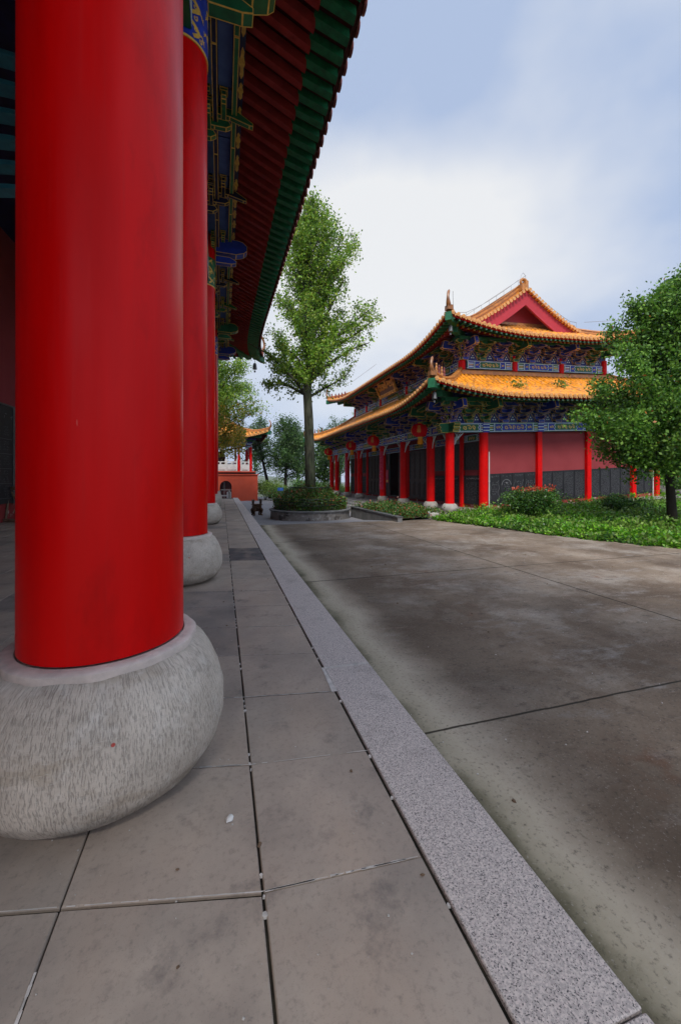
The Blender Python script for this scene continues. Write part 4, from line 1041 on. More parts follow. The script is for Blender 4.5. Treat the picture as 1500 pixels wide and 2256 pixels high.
def bigend(x, y, d, z0=BB, z1=BT, col='green_paint'):
    P0 = Vector((x, y, 0)); d = Vector((d[0], d[1], 0)); n_ = Vector((-d.y, d.x, 0))
    g = bmesh.new(); h = z1-z0
    pr = [(0, 0), (.44, 0), (.40, .2*h), (.50, .35*h), (.44, .55*h), (.54, .75*h), (.48, h), (0, h)]
    v0 = [g.verts.new(Wp(tuple(P0+d*u-n_*.15+Vector((0, 0, z0+v))))) for u, v in pr]; v1 = [g.verts.new(Wp(tuple(P0+d*u+n_*.15+Vector((0, 0, z0+v))))) for u, v in pr]
    g.faces.new(v0[::-1]); g.faces.new(v1)
    for i in range(8): g.faces.new([v0[i], v0[(i+1) % 8], v1[(i+1) % 8], v1[i]])
    bmesh.ops.recalc_face_normals(g, faces=g.faces); bs = g.faces[:]
    bmesh.ops.inset_individual(g, faces=bs, thickness=.022)
    for f_ in g.faces: f_.material_index = 1
    for f_ in bs: f_.material_index = 0
    me = bpy.data.meshes.new('beam_end'); g.to_mesh(me); g.free(); me.materials.append(M[col]); me.materials.append(M['gold_line'])
    o = bpy.data.objects.new('beam_end', me); COL.objects.link(o); put(o, hb)
bigend(9.8, 15.5, (0, -1)); bigend(9.7, 15.6, (-1, 0))
# flame boards and bracket sets
LB = bracket_mesh(['blue_paint', 'gold_line'], .95, .80, .92, 3, .0105); LG = bracket_mesh(['green_paint', 'gold_line'], .95, .80, .92, 3, .0105)
NBm = bracket_mesh(['navy_paint', 'gold_line'], .95, .80, .92, 3, .0105)
def flame(g, P, d, n_, z0, z1):
    P = Vector(P); d = Vector(d); n_ = Vector(n_); h = z1-z0
    def pp(u, v, o): return tuple(P+d*u+n_*o+Vector((0, 0, z0+h*v)))
    outer = [(-.30, .05), (-.24, .35), (-.12, .5), (0, .85), (.12, .5), (.24, .35), (.30, .05)]
    inner = [(u*.86, .09+(v-.05)*.86) for u, v in outer]
    for i in range(6): g.add([pp(*outer[i], .012), pp(*outer[i+1], .012), pp(*inner[i+1], .012), pp(*inner[i], .012)], [(0, 1, 2, 3)], 1)
    for u, v in ((-.06, .25), (.06, .25), (0, .42)):
        g.add([pp(u+.035*math.cos(t_), v+.035/h*math.sin(t_), .014) for t_ in np.linspace(0, 5.2, 6)], [tuple(range(6))], 2)
def bracket_line(axis, fixed, marks, zb, H, per, out_rz, n_, colmesh, zt):
    """marks: column positions; per: sets per bay"""
    g = MB()
    for i, (a_, b_) in enumerate(zip(marks, marks[1:])):
        m_ = per(b_-a_)
        for k in range(m_):
            u = a_+(b_-a_)*k/m_
            P = (fixed, u, zb) if axis == 'y' else (u, fixed, zb)
            me = [LB, LG][(i+k) % 2] if k == 0 else [NBm, LG, LB][(i+k) % 3]
            o = bpy.data.objects.new('bracket_set', me); COL.objects.link(o); o.parent = hb
            o.location = Vector(Wp(P))-wloc(hb); o.rotation_euler = (0, 0, R(out_rz)); o.scale = (1, 1, H/.92)
            um = u+(b_-a_)/m_/2
            if axis == 'y': flame(g, (fixed, um, 0), (0, 1, 0), n_, zb, zb+H*.62)
            else: flame(g, (um, fixed, 0), (1, 0, 0), n_, zb, zb+H*.62)
    a_, b_ = marks[0], marks[-1]
    if axis == 'y': g.box(fixed, fixed+.08, a_, b_, zb, zt, 0) if n_[0] < 0 else None
    else: g.box(a_, b_, fixed, fixed+.08, zb, zt, 0)
    g.warp(Wp); g.build('flame_board', ['navy_paint', 'gold_paint', 'white_paint'], hb, fixn=False)
perb = lambda w: max(2, round(w/.98))
bracket_line('y', 9.72, fx, BT, 1.0, perb, 90, (-1, 0, 0), None, 5.4)
bracket_line('x', 15.52, ss, BT, 1.0, perb, 180, (0, -1, 0), None, 5.4)
UB, UT = 6.88, 7.30
uy = fx[1:-1]; ux = [11.6, 14.65, 17.7, 20.75]
bracket_line('y', 11.50, uy, UT, .95, perb, 90, (-1, 0, 0), None, 8.8)
bracket_line('x', 17.20, ux, UT, .95, perb, 180, (0, -1, 0), None, 8.8)
# corner fan brackets
def cornerfan(x, y, z, H, span=1.0):
    for a_ in (112.5, 135, 157.5):
        o = bpy.data.objects.new('bracket_set', LG if a_ == 135 else NBm); COL.objects.link(o); o.parent = hb
        o.location = Vector(Wp((x, y, z)))-wloc(hb); o.rotation_euler = (0, 0, R(a_)); o.scale = (.55, 1.25 if a_ == 135 else 1.05, H/.92)
cornerfan(9.76, 15.56, BT, 1.0); cornerfan(11.54, 17.24, UT, .95)
# protruding beam heads at column lines
def heads(pts, z, col=None):
    for i, (x, y, dx, dy) in enumerate(pts):
        def b(add): add([(-.1, 0), (-.1, .36), (1.02, .42), (1.12, .06), (1.02, 0)], 'yz', -.11, .11)
        me = edged('beam_head', b, (['blue_paint', 'green_paint'][i % 2], 'gold_line'), .022)
        o = bpy.data.objects.new('beam_head', me); COL.objects.link(o); o.parent = hb
        o.location = Vector(Wp((x, y, z)))-wloc(hb); o.rotation_euler = (0, 0, math.atan2(dy, dx)-math.pi/2)
heads([(9.75, y, -1, 0) for y in fx]+[(x, 15.5, 0, -1) for x in ss], BT+.52)
heads([(11.5, y, -1, 0) for y in uy]+[(x, 17.2, 0, -1) for x in ux], UT+.48)
# purlins under the rafters
def purlin(x0, x1, y0, y1, z, mats=('green_paint', 'gold_line')):
    g = MB(); g.box(x0, x1, y0, y1, z, z+.16, 0); g.warp(Wp); g.build('eave_purlin', list(mats), hb)
purlin(8.98, 9.1, 14.9, 36, 4.80); purlin(9.1, 23, 14.8, 14.92, 4.80); purlin(10.78, 10.90, 16.6, 34.5, 8.10); purlin(10.9, 21.5, 16.48, 16.6, 8.10)
# upper storey posts and painted band
for y in uy:
    col_round(11.55, y, 6.3, UT+.3, .17, False, 'upper_post')
for x in ux[1:]: col_round(x, 17.22, 6.3, UT+.3, .17, False, 'upper_post')
for i, (y0, y1) in enumerate(zip(uy, uy[1:])): painted_beam(hb, (11.48, y0+.16, 0), (0, 1), (-1, 0), y1-y0-.32, UB, UT, .06, i % 2, Wp)
for i, (x0, x1) in enumerate(zip(ux, ux[1:])): painted_beam(hb, (x0+.16, 17.16, 0), (1, 0), (0, -1), x1-x0-.32, UB, UT, .06, i % 2, Wp)
# lower roof
LR = Roof((8.05, 24.15, 13.85, 37.15), 3.45, [(0, 4.78), (1.0, 5.12), (2.2, 5.72), (3.45, 6.60)], .55, 4.6, .30, 2.0, Wp)
LR.tiles(['-x', '-y'], ['-x', '-y', '+x', '+y'], hb, .26, .078, .13)
LR.soffit(['-x', '-y', '+y'], hb, ('red_board_shaded', 'red_post'), dztop=.12)
LR.rafters(['-x', '-y', '+y'], hb, .26, .10, .09, .02, .55, -.002, ('green_rafter', 'white_green'), 'flying_rafters') if False else None
simple('pale_green', (.16, .38, .22), (.12, .3, .18), 8, .5)
LR.rafters(['-x', '-y', '+y'], hb, .26, .10, .10, .03, .60, -.002, ('green_rafter', 'pale_green'), 'flying_rafters')
LR.rafters(['-x', '-y', '+y'], hb, .26, .11, .10, .48, 1.6, -.09, ('red_rafter', 'gold_paint'), 'rafters')
LR.hips([('-x', True), ('-y', False), ('-x', False)], hb, .24, .26, .62, 4, .15, True, bw=.26, blen=1.9)
g = MB(); g.box(11.25, 11.55, 17.0, 34.1, 6.52, 6.74); g.box(11.3, 21.2, 16.92, 17.22, 6.52, 6.74); g.box(11.38, 11.56, 17.1, 34, 6.74, 6.80); g.box(11.4, 21.1, 17.05, 17.22, 6.74, 6.80)
g.warp(Wp); g.build('wall_ridge', 'ridge_tile', hb, bevel=.03)
# upper roof: hipped skirt and gabled crown
UR = Roof((9.85, 22.35, 15.55, 35.45), 2.9, [(0, 8.06), (.9, 8.36), (1.9, 8.85), (2.9, 9.50)], .62, 5.0, .32, 2.0, Wp)
UR.tiles(['-x', '-y'], ['-x', '-y', '+x', '+y'], hb, .26, .078, .13)
UR.soffit(['-x', '-y', '+y'], hb, ('red_board_shaded', 'red_post'), dztop=.12)
UR.rafters(['-x', '-y', '+y'], hb, .26, .10, .10, .03, .60, -.002, ('green_rafter', 'pale_green'), 'flying_rafters')
UR.rafters(['-x', '-y', '+y'], hb, .26, .11, .10, .48, 1.6, -.09, ('red_rafter', 'gold_paint'), 'rafters')
UR.hips([('-x', True), ('-y', False), ('-x', False)], hb, .24, .26, .78, 0, .15, True, bw=.26, blen=1.9)
RX = 16.1; gy0, gy1 = 18.0, 33.0
gp = [(0, 11.58), (1.0, 10.86), (2.0, 10.21), (2.9, 9.70), (3.6, 9.38)]
def gzf(d): 
    for (a_, za), (b_, zb) in zip(gp, gp[1:]):
        if d <= b_: return za+(zb-za)*(d-a_)/(b_-a_)
    return gp[-1][1]
g = MB()
for sg in (-1, 1):
    for (a_, za), (b_, zb) in zip(gp, gp[1:]):
        g.quad((RX+sg*a_, gy0, za+.1), (RX+sg*b_, gy0, zb+.1), (RX+sg*b_, gy1, zb+.1), (RX+sg*a_, gy1, za+.1), 1)
        g.quad((RX+sg*a_, gy0, za-.05), (RX+sg*b_, gy0, zb-.05), (RX+sg*b_, gy1, zb-.05), (RX+sg*a_, gy1, za-.05), 1)
n = int((gy1-gy0)/.26)
for i in range(n):
    y = gy0+.35+(gy1-gy0-.7)*i/(n-1)
    pts = [(RX-d, y, gzf(d)+.12) for d in np.linspace(.1, 3.6, 10)]; g.tube(pts, .075, 6, 0)
# verge tiles stepping down the gable edge
for sg in (-1, 1):
    d = .12
    while d < 3.62:
        P = Vector((RX+sg*d, gy0, gzf(d)+.06)); g.tube([P+Vector((0, -.20, 0)), P+Vector((0, .30, .02))], [.085, .075], 8, 0)
        g.tube([P+Vector((0, -.215, .0)), P+Vector((0, -.19, 0))], .10, 10, 2)
        d += .205
g.warp(Wp); g.build('gable_roof', ['glazed_tile', 'tile_trough', 'drip_tile'], hb, smooth=45)
g = MB()
for sg in (-1, 1):           # sloping ridges above the gable edge
    qs = np.linspace(0, 3.75, 12)
    for (z0, z1, w_) in ((.14, .30, .13), (.30, .36, .17), (.36, .50, .10), (.50, .56, .14)):
        for a_, b_ in zip(qs, qs[1:]):
            za, zb = gzf(a_), gzf(b_)-(0 if b_ < 3.7 else -.04); y = gy0+.42
            g.add([(RX+sg*a_, y-w_, za+z0), (RX+sg*b_, y-w_, zb+z0), (RX+sg*b_, y-w_, zb+z1), (RX+sg*a_, y-w_, za+z1), (RX+sg*a_, y+w_, za+z0), (RX+sg*b_, y+w_, zb+z0), (RX+sg*b_, y+w_, zb+z1), (RX+sg*a_, y+w_, za+z1)],
                  [(0, 1, 2, 3), (7, 6, 5, 4), (3, 2, 6, 7), (0, 4, 5, 1), (1, 5, 6, 2), (0, 3, 7, 4)])
g.box(RX-.17, RX+.17, gy0+.1, gy1, 11.62, 11.74); g.box(RX-.11, RX+.11, gy0+.1, gy1, 11.74, 11.94); g.box(RX-.17, RX+.17, gy0+.1, gy1, 11.94, 12.01)
g.warp(Wp); g.build('main_ridge', 'ridge_tile', hb)
g = MB()       # curled finial at the ridge end
pts = []
for i in range(22):
    t_ = i/21; a_ = .4+t_*5.0; r_ = .22*(1-t_*.72); pts.append((RX-.05+r_*math.cos(a_), gy0+.18, 12.08+r_*math.sin(a_)))
g.tube(pts, [.10-.05*i/21 for i in range(22)], 7); g.box(RX+.02, RX+.20, gy0+.02, gy0+.34, 11.65, 12.15); g.box(RX-.22, RX+.0, gy0+.02, gy0+.34, 11.62, 11.95)
g.warp(Wp); g.build('ridge_finial', 'ridge_tile', hb, smooth=50)
g = MB()       # bargeboards and recessed gable wall
for sg in (-1, 1):
    qs = np.linspace(0, 3.75, 10)
    for a_, b_ in zip(qs, qs[1:]):
        za, zb = gzf(a_), gzf(b_); wd = .80
        lo = lambda q, z: max(z-wd, 9.18)
        vs = [(RX+sg*a_, gy0+.0, za-.02), (RX+sg*b_, gy0+.0, zb-.02), (RX+sg*b_, gy0+.0, lo(b_, zb)), (RX+sg*a_, gy0+.0, lo(a_, za)-(.0 if a_ > 0 else .0))]
        vs += [(x_, y_+.12, z_) for x_, y_, z_ in vs]
        g.add(vs, [(0, 1, 2, 3), (7, 6, 5, 4), (0, 4, 5, 1), (3, 2, 6, 7), (1, 5, 6, 2), (0, 3, 7, 4)])
g.warp(Wp); g.build('bargeboard', 'gable_red' if 'gable_red' in M else simple('gable_red', (.42, .020, .035), (.36, .018, .03), 2, .7, .1).name, hb)
g = MB(); g.prism([(RX-3.3, 9.1), (RX+3.3, 9.1), (RX, 11.45)], 'xz', gy0+.75, gy0+.9); g.warp(Wp); g.build('gable_wall', 'gable_red', hb)
# sheltered tile apron below the gable
g = MB(); g.quad((12.7, 18.13, 9.40), (19.5, 18.13, 9.40), (19.5, 18.8, 9.90), (12.7, 18.8, 9.90), 1)
for x in np.arange(12.9, 19.4, .26): g.tube([(x, 18.12, 9.44), (x, 18.76, 9.92)], .07, 6, 0)
g.box(12.9, 19.3, 18.62, 18.76, 9.88, 10.02, 0); g.warp(Wp); g.build('gable_apron', ['ridge_tile', 'tile_trough'], hb)
# lightning wire on its posts
g = MB()
for sg in (-1, 1):
    pts = [Vector((RX+sg*d, gy0+.42, gzf(d)+.85)) for d in np.linspace(.15, 4.0, 9)]; g.tube(pts, .011, 4)
    for p in pts[::1]: g.tube([p, p-Vector((0, 0, .3))], .010, 4)
g.tube([(RX-.2, gy0+.2, 12.0), (RX-.15, gy0+.2, 12.5), (RX, gy0+.2, 12.65), (RX+.15, gy0+.2, 12.5), (RX+.2, gy0+.2, 12.0)], .011, 4)
g.tube([(RX, y, 12.4) for y in np.linspace(gy0, gy1, 8)], .011, 4)
g.tube([(20.1, 17.9, 10.05), (21.2, 16.9, 9.85), (22.4, 15.6, 9.85)], .010, 4)
g.tube([(9.9, 35.0, 9.8), (10.05, 30, 9.2), (10.05, 25, 9.2)], .010, 4)
g.tube([(10.0, 15.6, 8.9), (9.93, 15.55, 9.7), (9.9, 15.5, 9.85)], .010, 4)
g.warp(Wp); g.build('lightning_wire', 'steel_wire', hb)
g = MB()
for k in range(5):
    yq = 35.1-.75*k; P = Vector(UR.pos('-x', 35.45-15.55-.3-.75*k, .25, .24)) if k > 0 else Vector(UR.pos('-x', 19.6, .2, .26))
    g = MB(); g.lathe(P.x, P.y, [(.07, -.05), (.09, .1), (.05, .2), (.08, .26), (.02, .4)], 8, z=P.z); g.warp(Wp); g.build('roof_figure', 'clay_tile', hb, smooth=50)

# downpipes
for x in (11.82, 22.18):
    g = MB(); g.tube([(x, 15.52, FZ-.2), (x, 15.52, 2.6 if x < 12 else 3.5)], .028, 8); g.lathe(x, 15.52, [(.036, 1.2), (.036, 1.28)], 8)
    g.warp(Wp); g.build('downpipe', 'pvc_white', hb, smooth=60)
wind_bell(Vector(Wp(LR.pos('-x', .18, .18, -.22))), .62, 'grey wind bell hanging from the lower roof corner of the far hall')
wind_bell(Vector(Wp(UR.pos('-x', .18, .18, -.22))), .62, 'grey wind bell hanging from the upper roof corner of the far hall')
# name board: gilded frame, three raised gilt characters, tilted forward
def name_board():
    P = Vector(Wp((10.85, 25.5, 7.95))); t_ = thing('name_board', 'gilt framed brown name board with three gold characters tilted below the upper eave', 'sign board', tuple(P), math.atan2(-1, 0)+0)
    t_.rotation_euler = (R(24), 0, R(-90)); 
    w, h = 2.9, 1.62
    g = MB(); g.box(-w/2+.2, w/2-.2, -.03, .03, -h/2+.2, h/2-.2); g.build('panel', 'board_brown', t_, local=True)
    g = MB()
    g.box(-w/2, w/2, -.10, .06, h/2-.22, h/2); g.box(-w/2, w/2, -.10, .06, -h/2, -h/2+.22); g.box(-w/2, -w/2+.22, -.10, .06, -h/2+.22, h/2-.22); g.box(w/2-.22, w/2, -.10, .06, -h/2+.22, h/2-.22)
    rr_ = random.Random(2)
    for i in range(70):
        e_ = rr_.choice('tblr'); u = rr_.uniform(-w/2+.1, w/2-.1); v = rr_.uniform(-h/2+.1, h/2-.1)
        x, z = {'t': (u, h/2-.11), 'b': (u, -h/2+.11), 'l': (-w/2+.11, v), 'r': (w/2-.11, v)}[e_]; r_ = rr_.uniform(.03, .07)
        g.add([(x+r_*1.5*math.cos(a_), -.10, z+r_*math.sin(a_)) for a_ in np.linspace(0, 5.3, 7)]+[(x+r_*math.cos(a_), -.135, z+r_*.6*math.sin(a_)) for a_ in np.linspace(0, 5.3, 7)], [tuple(range(7, 14))]+[(i_, (i_+1) % 7, (i_+1) % 7+7, i_+7) for i_ in range(7)], 0)
    g.build('frame', 'board_gold', t_, local=True)
    tx = text_mb('殿藏地', .70, .05); tx.v = [(p[0]*1.08, -.05-p[2], p[1]*1.25) for p in tx.v]; tx.build('lettering', 'gold_line', t_, local=True, fixn=True)
name_board()
def at_depth(px, depth):
    a_ = R(YAW); xc = (px-750)/870*depth; return xc*math.cos(a_)+depth*math.sin(a_), depth*math.cos(a_)-xc*math.sin(a_)
# ------------------------------------------------------------------ lanterns, banners, posters
def lantern(x, y, z, label, r_=.46):
    t_ = thing('lantern', label, 'lantern', (x, y, z-.35), 0, 'red lanterns hanging under the front eave')
    g = MB(); n = 48; b = 0; prof = []
    for i in range(15):
        a_ = math.pi*(i+1)/16; prof.append((r_*math.sin(a_)**.85, -.345*math.cos(a_)))
    for pr, pz in prof:
        for k in range(n): t2 = 2*math.pi*k/n; rr = pr*(1-.025*(abs(math.sin(t2*8)) < .25)); g.v.append((x+rr*math.cos(t2), y+rr*math.sin(t2), z+pz))
    for i in range(len(prof)-1):
        for k in range(n): a0 = i*n+k; a1 = i*n+(k+1) % n; g.f.append([a0, a1, a1+n, a0+n]); g.m.append(0)
    g.build('shade', 'lantern_red', t_, smooth=60)
    g = MB(); g.lathe(x, y, [(.12, .31), (.12, .39)], 16, z=z); g.build('cap', 'cap_gold', t_, smooth=40)
    g = MB(); g.lathe(x, y, [(.13, -.40), (.13, -.32)], 16, z=z); g.build('cap', 'cap_gold', t_, smooth=40)
    g = MB(); m_ = 28
    for k in range(m_):
        a0 = 2*math.pi*k/m_; a1 = a0+.19; rr = .115+.012*(k % 3); g.quad((x+rr*math.cos(a0), y+rr*math.sin(a0), z-.40), (x+rr*math.cos(a1), y+rr*math.sin(a1), z-.40), (x+(rr+.02)*math.cos(a1), y+(rr+.02)*math.sin(a1), z-.70+.01*(k % 2)), (x+(rr+.02)*math.cos(a0), y+(rr+.02)*math.sin(a0), z-.70))
    g.build('tassel', 'tassel_gold', t_)
    g = MB(); g.tube([(x, y, z+.34), (x, y, z+1.1)], .008, 4); g.build('cord', 'black_iron', t_)
    # gold characters wrapped on the shade, on the sides that face the plaza
    g = MB()
    for az, ch in ((math.pi+.95, '吉祥'), (math.pi-.25, '如意')):
        for j, c1 in enumerate(ch):
            tx = text_mb(c1, .20, .004)
            for f_ in tx.f: pass
            vs = []
            for p in tx.v:
                zz = (.10-.20*j)+p[1]; rr = r_*max(.2, 1-(zz/.36)**2)**.44+.010+p[2]; a_ = az+p[0]/r_
                vs.append((x+rr*math.cos(a_), y+rr*math.sin(a_), z+zz))
            g.add(vs, tx.f, 0)
    g.build('lettering', 'gold_line', t_)
lantern(9.42, 17.65, wz(9.42, 3.86), 'largest red lantern with gold characters, nearest the green roof corner of the far hall')
lantern(9.42, 23.85, wz(9.42, 3.90), 'red lantern with gold characters, second nearest along the front eave of the far hall')
lantern(9.42, 28.4, wz(9.42, 3.92), 'red lantern with gold characters, third from the near corner of the far hall')
lantern(9.42, 35.0, wz(9.42, 3.88), 'smallest red lantern, farthest along the front eave of the far hall beside the ginkgo trunk')
def banner(y, label):
    t_ = None; g = MB(); r_ = .212; a0, a1 = math.pi*.92, math.pi*1.42; n = 8; zs = np.linspace(.75, 3.15, 14)
    for i in range(13):
        for k in range(n):
            A, B = a0+(a1-a0)*k/n, a0+(a1-a0)*(k+1)/n; w = .012*math.sin(i*1.9+k)
            g.quad((9.8+(r_+w)*math.cos(A), y+(r_+w)*math.sin(A), zs[i]), (9.8+(r_+w)*math.cos(B), y+(r_+w)*math.sin(B), zs[i]), (9.8+(r_+w)*math.cos(B), y+(r_+w)*math.sin(B), zs[i+1]), (9.8+(r_+w)*math.cos(A), y+(r_+w)*math.sin(A), zs[i+1]), 0)
    def mf(u, v): return (9.8+(r_+.018)*math.cos(u), y+(r_+.018)*math.sin(u), v)
    glyph_rows(g, 1, mf, a0+.3, a1-.2, .85, 3.1, .19, .75, .16, 1)
    o = g.build('couplet_banner', ['banner_red', 'paper_pink'], None, origin=(9.8, y, 0)); tag(o, label, 'banner', 'banners pasted on the columns of the far hall')
banner(23.3, 'narrow pink banner with lettering wrapped on the red column just before the doorway')
banner(30.7, 'narrow pink banner with pale lettering wrapped on the more distant red column')
for y, h, z, lab, s2 in ((24.05, .60, 1.62, 'tall crimson poster with fine printed lines on the door leaf right of the opening', 1), (26.75, .62, 1.55, 'small crimson and yellow notice on the door leaf left of the opening', 2)):
    g = MB(); zz = wz(11.5, z); g.box(11.545, 11.56, y-.30, y+.30, zz-h+.05*s2, zz+h-.1*s2, 0); mf = lambda u, v: (11.542, u, v)
    glyph_rows(g, 1, mf, y-.24, y+.24, zz-h*.5, zz+h*.45, .05, .10, .3, .9); glyph_rows(g, 1, mf, y-.2, y+.2, zz+h*.5, zz+h*.8-.1*s2, .14, .16, .3, 1)
    if s2 == 2: g.box(11.540, 11.546, y-.25, y+.02, zz-h*.72, zz-h*.5, 2)
    tag(g.build('poster', ['banner_red', 'paper_pink', 'cap_gold'], None, origin=(11.55, y, zz), fixn=False), lab, 'poster')

# ------------------------------------------------------------------ steps and planting bed before the far hall
st = thing('stone_steps', 'pale stone steps with sloping side slabs leading up to the far hall terrace', 'steps', (7.8, 24, -.5))
g = MB()
for i in range(4): g.box(8.60-.42*(i+1), 8.62, 20.9, 29.5, -1.0, FZ-.05-.13*(i)-.07, 0)
g.build('tread', 'pale_stone', st, bevel=.008)
for y in (20.65, 29.5):
    g = MB(); g.prism([(8.62, FZ-.02), (8.45, FZ+.02), (6.55, -.62), (6.45, -.95), (8.62, -.95)], 'xz', y, y+.26); g.build('side_slab', 'terrace_stone', st, bevel=.01)
bed = thing('planting_bed', 'low concrete kerb bed filled with red-tipped hedge before the terrace', 'planting bed', (7.4, 17, -.3))
g = MB()
for (x0, y0, x1, y1) in ((6.3, 13.35, 6.3, 18.9), (6.3, 18.9, 8.62, 19.7)):
    g.beam((x0, y0, -.455), (x1, y1, -.455), .18, .90, 0); g.beam((x0, y0, .02+.012), (x1, y1, .02+.012), .24, .045, 1)
g.build('bed_kerb', ['concrete_kerb', 'tablet_frame'], bed)
g = MB(); g.quad((6.35, 13.6, -.06), (8.62, 14.3, -.06), (8.62, 19.6, -.06), (6.35, 18.85, -.06)); g.build('bed_soil', 'soil', bed)
def bushmass(name, n, fn, size, mats, w, parent=None, origin=None, droop=.1, flat=.5):
    pts = np.array([fn() for _ in range(n)]); nn = len(pts); idx = RNG.choice(len(mats), nn, p=w); sets = []
    for k in range(len(mats)):
        pk = pts[idx == k]
        if len(pk): sets.append((leaves(pk, size, droop, flat), k))
    return leaf_obj(name, sets, mats, parent, origin)
# shape of hedge in the bed: clumps
cl = [(RNG.uniform(6.5, 8.45), RNG.uniform(13.9, 19.0), RNG.uniform(.03, .26)) for _ in range(120)]
def bedpt():
    c_ = cl[RNG.integers(len(cl))]; v = RNG.normal(size=3); v /= np.linalg.norm(v); r_ = .32*RNG.uniform(.5, 1.1)
    return (min(8.6, max(6.32, c_[0]+v[0]*r_)), c_[1]+v[1]*r_, max(-.05, c_[2]-.12+v[2]*.22+(.25*RNG.random() if RNG.random() < .03 else 0)))
o = bushmass('hedge', 15000, bedpt, .075, ['hedge_leaf', 'red_tip', 'olive_leaf'], [.93, .02, .05], None, (7.4, 17, -.05)); tag(o, 'low loose hedge with reddish tips growing in the kerbed bed by the terrace', 'hedge')
rk = random.Random(8)
for (x, y, s, lab) in ((8.05, 13.95, .30, 'broken pale concrete block at the near end of the planting bed'), (8.5, 13.6, .20, 'small flat stone beside the grass and the broken concrete block')):
    g = MB(); g.box(x-s*.6, x+s*.5, y-s*.5, y+s*.5, -.18, -.15+s*.9); g.v = [(p[0]+rk.uniform(-.06, .06), p[1]+rk.uniform(-.06, .06), p[2]+rk.uniform(-.04, .04)) for p in g.v]
    tag(g.build('stone_block', 'pale_stone', None, bevel=.02, origin=(x, y, -.15)), lab, 'stone')

# ------------------------------------------------------------------ round planter with the ginkgo
PX, PY = 4.2, 19.2; PZ = paved_z(4, 18)-.02
pl = thing('round_planter', 'round stone planter wall with dark cap ring around the ginkgo trunk', 'planter', (PX, PY, PZ))
g = MB(); g.lathe(PX, PY, [(1.93, PZ-.3), (1.95, PZ+.02), (1.93, PZ+.40)], 72); g.build('planter_wall', 'planter_stone', pl, smooth=50)
g = MB(); g.lathe(PX, PY, [(1.80, PZ+.40), (2.0, PZ+.40), (2.01, PZ+.45), (1.98, PZ+.47), (1.80, PZ+.47)], 72); g.build('planter_cap', 'concrete_kerb', pl, smooth=40)
g = MB(); g.lathe(PX, PY, [(1.80, PZ+.3), (1.80, PZ+.42)], 48); g.build('planter_soil', 'soil', pl)
# iron hoops round the hedge
rl = thing('iron_railing', 'thin black iron hoop railing circling the planted mound below the ginkgo', 'railing', (PX, PY, PZ+.45))
def hoop(r_, z, th=.014):
    g = MB(); pts = [(PX+r_*math.cos(a_), PY+r_*math.sin(a_), z) for a_ in np.linspace(0, 2*math.pi, 61)]; g.tube(pts, th, 5); g.build('rail', 'black_iron', rl)
for z in (.70, .84, .98): hoop(1.74, PZ+z, .018)
hoop(1.0, PZ+1.5, .02)
for k in range(16):
    a_ = 2*math.pi*k/16; g = MB(); g.tube([(PX+1.74*math.cos(a_), PY+1.74*math.sin(a_), PZ+.4), (PX+1.74*math.cos(a_), PY+1.74*math.sin(a_), PZ+1.0)], .016, 5); g.build('post', 'black_iron', rl)
def moundpt():
    a_ = RNG.uniform(0, 2*math.pi); r_ = math.sqrt(RNG.uniform(0, 1))
    top = .48+.90*(1-r_**3.0)+.13*math.sin(a_*5+r_*9)+.10*math.sin(a_*11+r_*4)+(.25*RNG.random() if RNG.random() < .06 else 0)
    if RNG.random() < .75: z = PZ+top*1.0+RNG.normal()*.05
    else: z = PZ+RNG.uniform(.42, max(.45, top))
    rr = r_*1.76+.10*(RNG.random()**2)*(r_ > .8)
    if r_ > .86: z = PZ+RNG.uniform(.46, .5+1.12*(1-.86**3.2)+.1)
    return (PX+rr*math.cos(a_), PY+rr*math.sin(a_), z)
o = bushmass('mound_hedge', 26000, moundpt, .078, ['hedge_leaf', 'red_tip', 'olive_leaf'], [.955, .015, .03], None, (PX, PY, PZ+.4)); tag(o, 'dark domed hedge with orange tips filling the round planter under the ginkgo', 'hedge')

